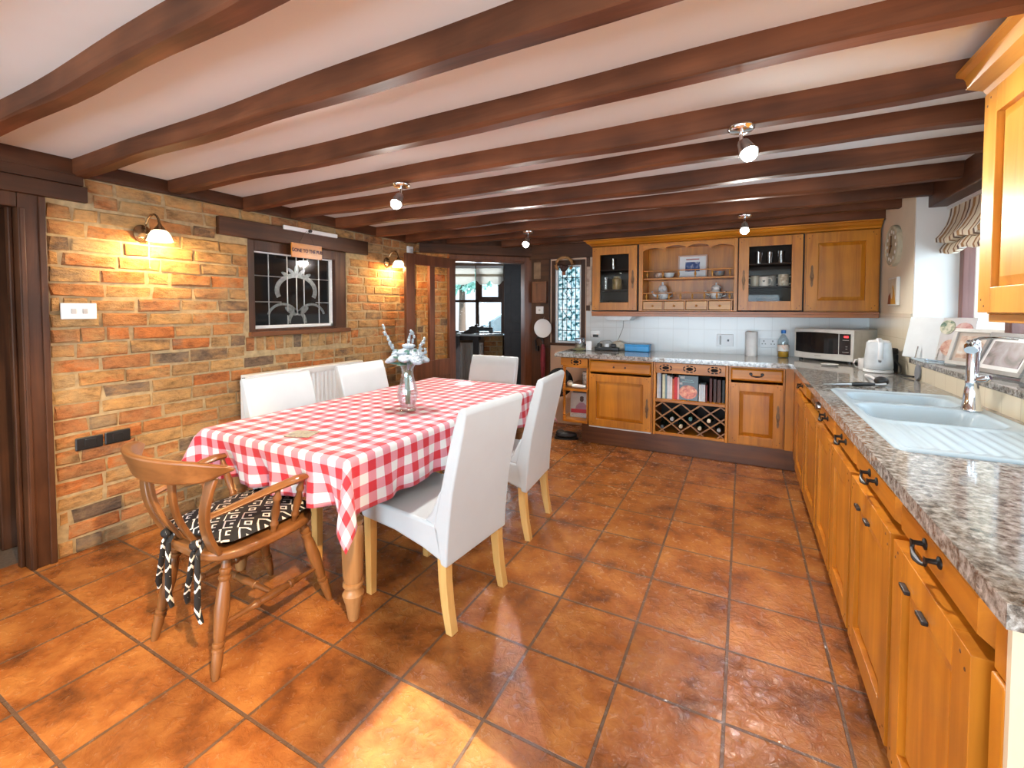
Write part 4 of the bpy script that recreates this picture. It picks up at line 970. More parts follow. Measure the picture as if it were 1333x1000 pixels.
t = thing('display_shelf_unit', 'open pine display shelves with spindle gallery rails and four tiny drawers', 'shelf', (-0.945, YW, 0)); w = .895
obj('carcass', MB().box(0, .04, 0, WD, WZ0, WZ1).box(w - .03, w, 0, WD, WZ0, WZ1).box(.04, w - .03, 0, WD, WZ0, WZ0 + .012).box(.04, w - .03, 0, WD, WZ1 - .015, WZ1).box(.04, w - .03, WD - .012, WD, WZ0 + .012, WZ1 - .015), PINE['z'], t, bevel=.002)
vp = [(.04, 1.997)] + [(.04, 1.935)]
xs = [.04 + (w - .07) * i / 48 for i in range(49)]
for x in xs:
    s = (x - .04) / (w - .07); q = s * 4 % 1; vp.append((x, 1.935 + .030 * abs(math.sin(math.pi * q)) ** .6 + (.018 if .25 < s < .75 else 0)))
vp.append((w - .03, 1.997))
obj('valance', MB().prism(vp, .0, .018, 'y'), PINE['x'], t)
obj('shelf', MB().box(.04, w - .03, .03, WD - .012, 1.652, 1.668), PINE['x'], t, bevel=.003)
obj('shelf', MB().box(.04, w - .03, .0, WD - .012, 1.437, 1.452), PINE['x'], t, bevel=.003)
def gallery(z0, z1, y, n):
    obj('gallery_rail', MB().box(.04, w - .03, y - .006, y + .006, z1 - .010, z1), PINE['x'], t, bevel=.003)
    for k in range(n):
        x = .075 + (w - .14) * k / (n - 1)
        obj('spindle', MB().turned((x, y, z0), (x, y, z1 - .01), [(0, .006), (.15, .004), (.3, .008), (.5, .011), (.7, .008), (.85, .004), (1, .006)], 10), PINE_L['z'], t, smooth=True)
gallery(1.668, 1.745, .045, 6); gallery(1.452, 1.52, .012, 8)
for k in range(4):
    x0 = .045 + k * (w - .08) / 4; x1 = x0 + (w - .08) / 4 - .018
    obj('drawer_divider', MB().box(x1 + .003, x1 + .013, .0, .2, WZ0 + .012, 1.437), PINE['z'], t)
    d = obj('small_drawer', MB().box(x0, x1, -.006, .15, WZ0 + .016, 1.433), PINE_L['x'], t, bevel=.003)
    obj('knob', MB().lathe([(.005, 0), (.005, .008), (.011, .012), (.010, .018), (.004, .021)], 12, ((x0 + x1) / 2, -.006, 1.388), Matrix.Rotation(R(90), 3, 'X')), PINE['x'], d, smooth=True)

t = thing('glazed_wall_cabinet', 'pine wall cabinet with glazed door showing mugs, right of the display shelves', 'cabinet', (-0.048, YW, 0)); w = .515
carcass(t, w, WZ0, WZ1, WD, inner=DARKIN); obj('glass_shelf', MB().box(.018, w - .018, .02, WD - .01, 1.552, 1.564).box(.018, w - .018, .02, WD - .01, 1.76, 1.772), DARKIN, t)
door(t, .005, w - .012, 1.345, 2.005, handle='L', glassy=True, sw=.082, hz=1.62)
MUGW = plain('mug_white', (0.78, 0.77, 0.74), .25); MUGG = plain('mug_grey', (0.32, 0.31, 0.29), .3); MUGP = picture_mat('mug_pattern', [(0.35, 0.22, 0.12), (0.70, 0.64, 0.52), (0.75, 0.70, 0.60)], 40)
hm = mug('mug', 'white mug with a small dark heart behind the cabinet glass', (.165, YW + .09, 1.565), MUGW, R(-25), .040, .088)
obj('heart_print', MB().prism([(0, .036), (.011, .049), (.008, .056), (0, .051), (-.008, .056), (-.011, .049)], -.0415, -.038, 'y'), BPLAST, hm, rot=(0, 0, R(23)))
mug('mug', 'plain grey mug behind the white heart mug in the cabinet', (.225, YW + .17, 1.565), MUGG, R(-10), .042, .10)
mug('mug', 'brown speckled mug nearest the handle side hinge of the cabinet', (.32, YW + .10, 1.565), MUGP, R(0), .042, .105)
mug('mug', 'cream mug at the left edge of the mug shelf', (.095, YW + .13, 1.565), plain('mug_cream', (0.55, 0.50, 0.40), .3), R(200), .038, .10)
for k, (x, y) in enumerate(((.12, .10), (.21, .14), (.30, .12))): tumbler(['glass tumbler at the left of the top mug cabinet shelf', 'glass tumbler in the middle of the top mug cabinet shelf', 'glass tumbler at the right of the top mug cabinet shelf'][k], (x, YW + y, 1.773), .034, .11)
tag(obj('glass_bowl', MB().lathe([(.05, 0), (.10, .05), (.115, .11), (.111, .11), (.095, .05), (.045, .008), (.004, .008)], 26), VASEG, loc=(.21, YW + .14, 1.354), smooth=True), 'large clear glass bowl on the bottom shelf under the mugs', 'bowl')

t = thing('wall_cabinet', 'pine wall cabinet with one solid panelled door above the microwave', 'cabinet', (0.468, YW, 0)); w = .518
carcass(t, w, WZ0, WZ1, WD); door(t, .008, w - .010, 1.345, 2.005, handle='L', sw=.085, hz=1.64)
def crown(W_, D_, z0, h, out, left=True):   # moulded cornice: front plus a mitred return at local x = 0
    P = [(0.0, 0.0), (.16, .07), (.24, .24), (.60, .50), (.78, .78), (1.0, .86), (1.0, 1.0), (-.12, 1.0), (-.12, 0.0)]
    mb = MB(); L = [[mb.b.verts.new(p) for p in ((W_, -o * out, z0 + z * h), (-o * out, -o * out, z0 + z * h), (-o * out, D_, z0 + z * h))] for o, z in P]
    n = len(L)
    for a in range(n):
        A, B = L[a], L[(a + 1) % n]
        for k in (0, 1): mb._f([A[k], A[k + 1], B[k + 1], B[k]])
    mb._f([q[0] for q in L]); mb._f([q[2] for q in L]); return mb
cr = crown(XR - .014 + 1.432, YB - .02 - YW, 2.014, .066, .075)
for v in cr.b.verts: v.co += Vector((-1.432, YW - .004, 0))
cr.box(-1.40, XR - .014, YW + .02, YB - .02, 2.014, 2.03)
tag(obj('cornice', cr, PINE['x']), 'long moulded pine cornice along the top of the wall cabinets', 'cornice')
tag(obj('light_pelmet', MB().box(-1.432, XR - .014, YW - .018, YW + .004, 1.283, 1.333).box(-1.432, XR - .014, YW - .028, YW + .004, 1.310, 1.333).box(-1.432, -1.412, YW + .004, YB - .02, 1.283, 1.333).box(-1.412, XR - .014, YW + .004, YB - .02, 1.325, 1.333), wood('pelmet_wood', (0.46, 0.15, 0.035), (0.30, 0.085, 0.018), 'x'), bevel=.003), 'long pine pelmet along the underside of the wall cabinets', 'pelmet')

# right hand wall cabinet close to the camera
t = thing('wall_cabinet', 'large pine wall cabinet close to the camera at the right edge', 'cabinet', (0.692, 1.965, 0), RZ); w = 1.0
carcass(t, w, 1.34, 2.03, XR - .692 - .014, inner=PINE_L['z'])
door(t, .004, .50, 1.345, 2.028, sw=.078, pal=PINE_L); door(t, .50, .996, 1.345, 2.028, sw=.078, pal=PINE_L, handle='L')
obj('cornice', crown(1.0, XR - .692 - .016, 2.03, .095, .085), PINE_L['x'], t)
obj('pelmet', MB().box(.0, 1.0, .004, .022, 1.315, 1.34).box(.0, .018, .022, .29, 1.315, 1.34), PINE_L['x'], t, bevel=.002)

# things on the display shelves
def framed(name, label, cat, loc, rot, w, h, fm, pm, border=.016, mount=None, dep=.014, group=None):   # face looks along local -y
    t = thing(name, label, cat, loc, 0, group); t.rotation_euler = rot
    obj('frame', MB().box(-w / 2, w / 2, -dep, 0, 0, border).box(-w / 2, w / 2, -dep, 0, h - border, h).box(-w / 2, -w / 2 + border, -dep, 0, border, h - border).box(w / 2 - border, w / 2, -dep, 0, border, h - border), fm, t, bevel=.002)
    b0 = border
    if mount:
        obj('mount', MB().box(-w / 2 + border, w / 2 - border, -dep * .5, -dep * .3, border, h - border), mount[0], t); b0 = border + mount[1]
    obj('picture', MB().box(-w / 2 + b0, w / 2 - b0, -dep * .62, -dep * .35, b0, h - b0), pm, t)
    return t
t = framed('picture_frame', 'pale framed picture of a dark blue scene on the upper display shelf', 'picture', (-.462, YW + .24, 1.669), (R(-6), 0, 0), .275, .235, plain('pink_frame', (0.62, 0.42, 0.33), .5), picture_mat('blue_scene', [(0.02, 0.03, 0.10), (0.05, 0.10, 0.28), (0.6, 0.6, 0.65)], 22, 3), .014, (WPLAST, .055))
obj('caption_bar', MB().box(-.062, .062, -.0090, -.0085, .188, .198), plain('caption_red', (0.45, 0.10, 0.08), .6), t)
def teapot(label, loc, m, rz, lid):
    t = thing('teapot', label, 'teapot', loc, rz, 'teapots on the lower display shelf')
    obj('body', MB().lathe([(.035, 0), (.055, .02), (.062, .05), (.052, .078), (.034, .09)], 22), m, t, smooth=True)
    obj('lid', MB().lathe(lid, 18, (0, 0, .09)), m, t, smooth=True)
    obj('spout', MB().tube([(-.055, 0, .035), (-.085, 0, .05), (-.105, 0, .085)], [.016, .012, .009], 10), m, t, smooth=True)
    obj('pot_handle', MB().tube([(.055, 0, .07), (.09, 0, .075), (.095, 0, .04), (.056, 0, .025)], .007, 8), m, t, smooth=True)
teapot('pale grey house shaped teapot at the left of the lower display shelf', (-.735, YW + .15, 1.453), picture_mat('teapot_grey', [(0.16, 0.20, 0.24), (0.66, 0.66, 0.66), (0.78, 0.78, 0.76)], 26), R(10), [(.045, 0), (.042, .03), (.028, .055), (.012, .06), (.010, .09), (.004, .092)])
teapot('white teapot with black blotches at the right of the lower display shelf', (-.235, YW + .15, 1.453), picture_mat('teapot_cow', [(0.02, 0.02, 0.02), (0.72, 0.70, 0.66), (0.78, 0.76, 0.72)], 26, 5), R(-15), [(.04, 0), (.045, .025), (.03, .045), (.008, .05), (.010, .07), (.003, .075)])
def small_bowl(label, loc, m): tag(obj('small_bowl', MB().lathe([(.02, 0), (.045, .02), (.055, .055), (.05, .055), (.04, .022), (.004, .01)], 20), m, loc=loc, smooth=True), label, 'bowl', 'bowls on the upper display shelf')
small_bowl('brown and white bowl at the left of the upper display shelf', (-.775, YW + .16, 1.669), picture_mat('bowl_brown', [(0.12, 0.05, 0.03), (0.55, 0.35, 0.25), (0.7, 0.65, 0.6)], 20))
small_bowl('white bowl second from the left on the upper display shelf', (-.675, YW + .16, 1.669), MUGW)
small_bowl('blue and cream bowl at the right of the upper display shelf', (-.215, YW + .16, 1.669), picture_mat('bowl_blue', [(0.03, 0.06, 0.20), (0.35, 0.30, 0.22), (0.15, 0.25, 0.4)], 20))

# cookbooks, bottles
SHZ = .523; bookspec = [(.018, .235, (0.70, 0.68, 0.66), 'white'), (.014, .24, (0.55, 0.62, 0.72), 'pale blue'), (.012, .23, (0.02, 0.02, 0.03), 'black'), (.024, .225, (0.70, 0.72, 0.50), 'pale green'), (.014, .23, (0.16, 0.28, 0.34), 'teal'), (.026, .215, (0.62, 0.64, 0.66), 'grey'), (.018, .205, (0.75, 0.73, 0.72), 'cream'), (.016, .19, (0.55, 0.10, 0.03), 'orange red'), (.026, .205, (0.60, 0.03, 0.04), 'bright red'), (.016, .205, (0.74, 0.45, 0.45), 'pink')]
x = -.735 + .028
for k, (bw, bh, c, nm) in enumerate(bookspec):
    t = thing('book', '%s spined book, %s on the cookbook shelf' % (nm, ['first from the left', 'second from the left', 'third from the left', 'fourth from the left', 'fifth from the left', 'sixth from the left', 'seventh from the left', 'left of the red spine', 'beside the pink spine', 'behind the face out cookbook'][k]), 'book', (x + bw / 2, YF + .03, SHZ), 0, 'books on the cookbook shelf')
    obj('cover', MB().box(-bw / 2, -bw / 2 + .002, 0, .16, 0, bh).box(bw / 2 - .002, bw / 2, 0, .16, 0, bh).box(-bw / 2, bw / 2, -.002, .001, 0, bh), plain('book_' + nm.replace(' ', '_'), c, .5, var=.15, scale=30), t)
    obj('pages', MB().box(-bw / 2 + .002, bw / 2 - .002, .001, .155, .004, bh - .004), plain('paper', (0.7, 0.66, 0.56), .9), t); x += bw + .0015
t = thing('cookbook', 'dark cookbook with a dish of red food on its cover, facing out from the shelf', 'book', (-.435, YF + .028, SHZ)); t.rotation_euler = (R(-7), 0, 0)
obj('cover', MB().box(-.085, .085, 0, .018, 0, .225), plain('cookbook_dark', (0.02, 0.03, 0.035), .3), t, bevel=.002)
FOOD = picture_mat('food_red', [(0.25, 0.03, 0.01), (0.60, 0.12, 0.04), (0.75, 0.40, 0.20)], 30); 
obj('cover_picture', MB().prism([(.078 * math.cos(a), .075 + .062 * math.sin(a)) for a in [2 * math.pi * i / 24 for i in range(24)]], -.0015, 0, 'y'), FOOD, t)
obj('cover_title', MB().box(-.05, .05, -.0012, 0, .165, .172).box(-.035, .035, -.0012, 0, .182, .187), plain('title_teal', (0.35, 0.55, 0.55), .5), t)
obj('cover_title', MB().box(-.07, -.03, -.0012, 0, .195, .215).box(-.075, -.05, -.0012, 0, .14, .16), plain('cover_pale', (0.6, 0.58, 0.55), .5), t)
x = -.335
for k, (bw, bh, c, nm) in enumerate(((.016, .155, (0.66, 0.72, 0.76), 'pale'), (.016, .155, (0.60, 0.68, 0.74), 'light blue'), (.016, .155, (0.68, 0.73, 0.76), 'silver white'), (.014, .15, (0.16, 0.03, 0.03), 'maroon'))):
    tag(obj('booklet', MB().box(-bw / 2, bw / 2, 0, .14, 0, bh), plain('booklet_%d' % k, c, .6), loc=(x, YF + .03, SHZ), bevel=.002), '%s low booklet right of the face out cookbook' % nm, 'book', 'booklets right of the cookbook'); x += bw + .002
for k, (xx, bw, bh, c, nm) in enumerate(((-.245, .022, .215, (0.10, 0.02, 0.015), 'dark red'), (-.212, .024, .21, (0.05, 0.02, 0.015), 'dark brown'), (-.178, .030, .205, (0.08, 0.03, 0.02), 'brown'), (-.142, .022, .205, (0.02, 0.02, 0.02), 'black'))):
    tag(obj('folder', MB().box(-bw / 2, bw / 2, 0, .16, 0, bh), plain('folder_%d' % k, c, .5), loc=(xx, YF + .04, SHZ), bevel=.002), '%s tall book in the dark right end of the cookbook shelf' % nm, 'book', 'dark books at the right end of the shelf')
BP = [(.037, 0), (.038, .01), (.038, .17), (.032, .195), (.016, .215), (.013, .23), (.013, .275), (.0155, .277), (.0155, .29), (.012, .292)]
BG = plain('bottle_glass', (0.010, 0.018, 0.012), .08, spec=.6); caps = {'white': plain('cap_white', (0.75, 0.68, 0.52), .4), 'green': plain('cap_green', (0.10, 0.22, 0.20), .3), 'black': BPLAST, 'cream': plain('cap_cream', (0.62, 0.52, 0.36), .4), 'grey': plain('cap_grey', (0.35, 0.36, 0.36), .3)}
for k, (dx, z, c, lb) in enumerate(((.481, .362, 'white', 'bottle with a white cap in the middle right cell of the wine rack'), (.328, .362, 'green', 'bottle with a green cap in the middle of the wine rack'), (.247, .286, 'cream', 'bottle with a cream cap in the bottom row, left of centre'), (.405, .286, 'cream', 'bottle with a cream cap in the bottom row, under the white cap'), (.170, .345, 'grey', 'bottle with a grey cap in the middle left cell of the wine rack'), (.086, .268, 'black', 'bottle with a black cap at the bottom left of the wine rack'), (.562, .290, 'grey', 'bottle with a grey cap at the bottom right of the wine rack'))):
    t = thing('wine_bottle', lb, 'bottle', (-.735 + dx, YF + .272, z), 0, 'bottles in the wine rack')
    M = Matrix.Rotation(R(90), 3, 'X')
    obj('body', MB().lathe(BP[:7], 16, (0, 0, 0), M), BG, t, smooth=True); obj('cap', MB().lathe([(.0135, .255)] + [(.0165, .257), (.0165, .29), (.014, .293)], 14, (0, 0, 0), M), caps[c], t, smooth=True)

# corner shelf contents
t = thing('magazine', 'glossy cookery magazine with a man in pink on its cover, on the low end shelf', 'magazine', (-1.495, YF + .10, .233)); t.rotation_euler = (R(-9), 0, R(4))
obj('cover', MB().box(-.098, .098, 0, .014, 0, .25), plain('magazine_white', (0.62, 0.64, 0.66), .3), t)
obj('cover_person', MB().ball((.02, -.001, .185), .026, .8, .06, 1.0, 12).ball((.02, -.0008, .205), .024, .85, .05, .55, 12), plain('cover_dark', (0.10, 0.05, 0.04), .5), t)
obj('cover_shirt', MB().prism([(-.05, .06), (.088, .06), (.075, .125), (.04, .152), (0, .152), (-.035, .12)], -.002, 0, 'y'), plain('cover_pink', (0.45, 0.26, 0.36), .5), t)
obj('cover_table', MB().box(-.09, .09, -.0025, 0, .045, .085), plain('cover_red', (0.55, 0.03, 0.06), .4), t)
text('cover_title', 'Cookbook', .046, (0.0, -.003, .024), (R(90), 0, 0), WPLAST, t, .0005, sx=.9, bold=.001)
tag(obj('magazine', MB().box(-.10, .10, 0, .012, 0, .275), plain('magazine_back', (0.10, 0.10, 0.11), .4), loc=(-1.485, YF + .135, .233), rot=(R(-9), 0, R(2))), 'dark magazine standing behind the cookery magazine on the end shelf', 'magazine')
t = thing('storage_tin', 'white tin with dark scroll pattern on the upper end shelf', 'tin', (-1.44, YF + .20, .549))
obj('body', MB().lathe([(.048, 0), (.05, .005), (.05, .145), (.046, .15)], 20), picture_mat('scroll_tin', [(0.03, 0.03, 0.04), (0.62, 0.60, 0.58), (0.7, 0.68, 0.66)], 32, 2), t, smooth=True)
tag(obj('ornament_ball', MB().ball((0, 0, .034), .034, seg=14), plain('cream_ball', (0.70, 0.62, 0.45), .4), loc=(-1.585, YF + .075, .549), smooth=True), 'cream round ornament at the front corner of the upper end shelf', 'ornament')
tag(obj('white_roll', MB().cyl((-.075, 0, .02), (.075, 0, .02), .02), WPLAST, loc=(-1.475, YF + .045, .549), rot=(0, 0, R(-4)), smooth=True), 'white roll lying along the front of the upper end shelf', 'roll')
tag(obj('dark_jar', MB().lathe([(.03, 0), (.032, .01), (.032, .10), (.02, .12), (.02, .14)], 16), plain('jar_dark', (0.03, 0.015, 0.01), .2), loc=(-1.50, YF + .30, .549), smooth=True), 'small dark jar behind the scroll tin on the upper end shelf', 'jar')

# ------------------------------------------------------------------ on the worktop
WT = .911
t = thing('microwave', 'silver white microwave oven standing diagonally in the worktop corner', 'microwave', (0.603, 4.573, WT), math.atan2(-.307, .377)); mw, mh, mdp = .485, .275, .33
mb = MB(); prof = []
for k in range(13):
    s = -1 + 2 * k / 12; prof.append((s * mw / 2, -.018 * (1 - s * s)))
prof += [(mw / 2, mdp), (-mw / 2, mdp)]
obj('case', MB().prism(prof, .018, mh, 'z'), plain('microwave_silver', (0.66, 0.64, 0.60), .3, metal=.15), t, bevel=.006, smooth=True)
dm = MB()
def curved(xa, xb, za, zb, off, n=10, sag=0.0):
    for k in range(n):
        x0, x1 = xa + (xb - xa) * k / n, xa + (xb - xa) * (k + 1) / n; y0, y1 = [-.018 * (1 - (2 * q / mw) ** 2) - off for q in (x0, x1)]
        c = (xa + xb) / 2; hw = (xb - xa) / 2
        z0a, z0b = za - sag * (1 - ((x0 - c) / hw) ** 2), za - sag * (1 - ((x1 - c) / hw) ** 2); z1a, z1b = zb + sag * (1 - ((x0 - c) / hw) ** 2), zb + sag * (1 - ((x1 - c) / hw) ** 2)
        dm.hexa([Vector(p) for p in ((x0, y0, z0a), (x1, y1, z0b), (x1, y1 + off, z0b), (x0, y0 + off, z0a), (x0, y0, z1a), (x1, y1, z1b), (x1, y1 + off, z1b), (x0, y0 + off, z1a))])
curved(-.225, .135, .075, .243, .004, sag=.006); obj('door_window', dm, plain('microwave_black', (0.008, 0.008, 0.009), .06), t)
dm = MB(); curved(.142, .222, .075, .243, .004, 4); cp = obj('control_panel', dm, plain('panel_black', (0.010, 0.010, 0.011), .15), t)
obj('display', MB().box(.168, .208, -.0125, -.009, .212, .228), emit('red_display', (1.0, .05, .06), 1.2), cp)
obj('buttons', MB().box(.156, .212, -.0135, -.009, .190, .194).box(.19, .202, -.0125, -.009, .137, .143).box(.19, .202, -.0125, -.009, .118, .124).box(.156, .212, -.0135, -.009, .092, .097), MUGG, cp)
obj('badge', MB().box(-.05, .0, -.0205, -.016, .046, .051), MUGG, t)
for sx in (-1, 1):
    for y in (.03, mdp - .03): obj('foot', MB().cyl((sx * .2, y, 0), (sx * .2, y, .02), .014), BPLAST, t)
t = thing('kettle', 'pale grey electric kettle with white handle beside the microwave', 'kettle', (0.855, 3.98, WT), R(-97))
KM = plain('kettle_pale', (0.62, 0.66, 0.69), .3)
obj('base', MB().lathe([(.082, 0), (.086, .004), (.084, .02), (.07, .024)], 30), WPLAST, t, smooth=True)
obj('body', MB().lathe([(.08, .024), (.084, .03), (.083, .06), (.070, .20), (.068, .212), (.06, .216)], 30), KM, t, smooth=True)
obj('lid', MB().lathe([(.062, .214), (.058, .224), (.02, .23), (.012, .24), (.004, .241)], 24), WPLAST, t, smooth=True)
obj('spout', MB().prism([(-.06, .205), (-.062, .15), (-.098, .212)], -.018, .018, 'y'), KM, t, bevel=.006, smooth=True)
obj('kettle_handle', MB().tube([(.045, 0, .225), (.085, 0, .226), (.108, 0, .21), (.112, 0, .16), (.105, 0, .10), (.09, 0, .085)], [.012, .013, .014, .014, .014, .010], 10, flat=1.0), WPLAST, t, smooth=True)
mug('mug', 'white mug half hidden behind the pale kettle', (0.80, 4.10, WT), MUGW, R(190), .038, .085, None)
t = thing('coffee_canister', 'black canister behind the kettle at the tiled wall', 'canister', (0.945, 4.05, WT)); obj('body', MB().lathe([(.034, 0), (.036, .01), (.036, .12), (.03, .13)], 18), BPLAST, t, smooth=True); obj('lid', MB().lathe([(.034, .13), (.036, .135), (.034, .165), (.02, .17)], 18), IRON, t, smooth=True)
tag(obj('power_cable', MB().tube([(.95, 4.00, WT + .09), (.965, 3.93, WT + .05), (.955, 3.88, WT + .012), (.93, 3.83, WT + .008), (.95, 3.76, WT + .008), (.975, 3.70, WT + .012)], .006, 8), BPLAST, smooth=True), 'black cable trailing along the cream tiles behind the kettle', 'cable')
tag(obj('saucer', MB().lathe([(.03, 0), (.055, .006), (.06, .012), (.056, .012), (.03, .005)], 24), WPLAST, loc=(.615, 4.27, WT), smooth=True), 'small white saucer on the worktop in front of the microwave', 'saucer')
t = thing('squash_bottle', 'clear squash bottle with blue cap and orange label left of the microwave', 'bottle', (0.335, 4.80, WT))
obj('bottle', MB().lathe([(.042, 0), (.046, .008), (.046, .10), (.043, .12), (.046, .14), (.042, .165), (.022, .20), (.016, .212), (.016, .225)], 22), glass('bottle_clear', (.85, .92, .95), .2), t, smooth=True)
obj('juice', MB().lathe([(.038, .004), (.043, .01), (.043, .055)], 20), plain('orange_juice', (0.75, 0.36, 0.02), .2), t, smooth=True)
obj('label', MB().lathe([(.0468, .06), (.0468, .118)], 22, cap=False), picture_mat('orange_label', [(0.75, 0.25, 0.03), (0.72, 0.70, 0.66), (0.74, 0.74, 0.72)], 16, 1), t, smooth=True)
obj('cap', MB().lathe([(.018, .222), (.019, .226), (.019, .25), (.015, .252)], 18), plain('cap_blue', (0.03, 0.20, 0.62), .4), t, smooth=True)
t = thing('kitchen_roll', 'white kitchen roll standing in front of the pale wall tiles', 'roll', (0.075, 4.82, WT)); obj('roll', MB().lathe([(.02, 0), (.052, 0), (.053, .005), (.053, .225), (.05, .23), (.02, .23)], 26), plain('paper_roll', (0.78, 0.78, 0.78), .9), t, smooth=True); obj('core', MB().lathe([(.018, .2), (.02, .2), (.02, .2312), (.018, .2312)], 18), plain('card_core', (0.45, 0.35, 0.25), .9), t)
t = thing('cooker_switch', 'white cooker switch plate with grey bar on the pale tiles', 'switch', (-.155, YB - .013, 1.045)); obj('plate', MB().box(-.075, .075, -.009, 0, -.06, .06), WPLAST, t, bevel=.003); obj('rocker', MB().box(-.05, -.035, -.013, -.009, -.045, .045), MUGG, t, bevel=.002); obj('neon', MB().box(.02, .036, -.011, -.009, -.01, .01), BPLAST, t)
def usocket(label, x, z):
    t = thing('wall_socket', label, 'socket', (x, YB - .013, z)); obj('plate', MB().box(-.075, .075, -.009, 0, -.043, .043), WPLAST, t, bevel=.003)
    mb = MB()
    for s in (-1, 1):
        cx = s * .037; mb.box(cx - .004, cx + .004, -.0098, -.008, .012, .026).box(cx - .018, cx - .008, -.0098, -.008, -.012, -.005).box(cx + .008, cx + .018, -.0098, -.008, -.012, -.005)
    obj('pin_holes', mb, BPLAST, t)
usocket('white double socket between the kitchen roll and the squash bottle', .22, 1.03)
t = thing('wall_socket', 'steel double socket with a black plug at the left end of the tiles', 'socket', (-1.49, YB - .013, 1.075)); obj('plate', MB().box(-.055, .055, -.008, 0, -.04, .04), STEEL, t, bevel=.002); obj('plug', MB().box(-.02, .04, -.035, -.008, -.035, -.005), BPLAST, t, bevel=.006)
t = thing('under_cabinet_radio', 'white radio fixed under the left glazed wall cabinet', 'radio', (-1.16, YW + .005, 1.292)); obj('case', MB().prism([(-.16, 0), (.16, 0), (.125, -.055), (-.115, -.055)], 0, .2, 'y'), plain('radio_silver', (0.62, 0.66, 0.68), .3), t, bevel=.006); obj('clip', MB().box(-.145, -.09, -.003, 0, -.010, -.002), BPLAST, t); obj('clip', MB().box(.09, .145, -.003, 0, -.010, -.002), BPLAST, t)
obj('power_lead', MB().tube([(.04, .1, -.055), (.02, .16, -.14), (-.03, .2, -.24), (-.06, .2, -.30), (-.09, .17, -.34), (-.10, .15, -.365)], .0035, 6), MUGG, t)
t = thing('blue_box', 'bright blue lunch box against the pale wall tiles', 'box', (-.985, 4.80, WT)); BLU = plain('blue_plastic', (0.03, 0.33, 0.72), .3); obj('box', MB().box(-.125, .125, -.06, .06, 0, .062), BLU, t, bevel=.008); obj('lid', MB().box(-.13, .13, -.064, .064, .060, .075), BLU, t, bevel=.005)
t = thing('extension_lead', 'black extension lead with plugs left of the blue box', 'lead', (-1.30, 4.74, WT)); obj('block', MB().box(-.13, .13, -.025, .025, 0, .035), BPLAST, t, bevel=.006)
for k, x in enumerate((-.08, 0.0, .07)): obj('plug', MB().box(x - .024, x + .024, -.02, .02, .035, .075), [BPLAST, WPLAST, BPLAST][k], t, bevel=.008)
obj('lead', MB().tube([(.13, 0, .02), (.17, .04, .02), (.10, .10, .03), (0, .11, .10), (-.1, .1, .09), (-.15, .04, .02), (-.22, .02, .01)], .004, 6), MUGG, t)
t = thing('cloth_bundle', 'cream cloth heaped over the extension lead', 'cloth', (-1.205, 4.83, WT)); mb = MB(); mb.ball((0, 0, .05), .06, 1.3, .8, .85, 14); mb.ball((.05, -.01, .04), .045, 1.1, .8, .85, 12); obj('bundle', mb, plain('cream_cloth', (0.66, 0.58, 0.46), .9, bumpy=.6, scale=25), t, smooth=True)
t = thing('glass_jar', 'glass jar with pale contents on the left end of the worktop', 'jar', (-1.60, 4.72, WT)); obj('glass_body', MB().lathe([(.05, 0), (.055, .01), (.055, .12), (.05, .125), (.049, .12), (.051, .012), (.003, .008)], 22), VASEG, t, smooth=True); obj('contents', MB().lathe([(.045, .012), (.049, .016), (.049, .06)], 18), plain('jar_contents', (0.55, 0.50, 0.34), .8), t, smooth=True); obj('rim', MB().lathe([(.056, .118), (.058, .122), (.056, .128), (.052, .128)], 22), STEEL, t, smooth=True)
tag(obj('dish', MB().lathe([(.03, 0), (.065, .012), (.072, .022), (.066, .022), (.03, .006), (.003, .005)], 24), plain('olive_dish', (0.35, 0.34, 0.16), .3), loc=(-1.56, 4.58, WT), smooth=True), 'shallow olive green dish in front of the glass jar', 'dish')
tag(obj('notice_card', MB().box(-.03, .03, -.002, .002, 0, .10), WPLAST, loc=(-1.47, 4.63, WT + .001), rot=(R(-8), 0, R(6))), 'small white card propped at the left end of the worktop', 'card')
t = thing('kitchen_utensil', 'slim black and silver kitchen tool lying behind the sink', 'utensil', (.575, 3.17, WT + .013), R(24)); obj('handle', MB().turned((-.02, 0, 0), (.11, 0, 0), [(0, .010), (.2, .013), (.8, .012), (1, .008)]), BPLAST, t, smooth=True); obj('shaft', MB().turned((-.17, 0, 0), (-.02, 0, 0), [(0, .002), (.4, .006), (.6, .010), (1, .010)]), STEEL, t, smooth=True); obj('tip', MB().turned((.11, 0, 0), (.17, 0, 0), [(0, .006), (1, .012)]), STEEL, t, smooth=True)
t = thing('kitchen_utensil', 'white handled tool with a black round head lying behind the sink', 'utensil', (.705, 3.28, WT + .012), R(-4)); obj('handle', MB().tube([(-.01, .36, .0), (-.005, .2, .012), (.0, .02, .012)], [.009, .008, .006], 10), WPLAST, t, smooth=True); obj('head', MB().ball((.015, -.01, .016), .036, 1, .8, .75, 14), BPLAST, t, smooth=True)

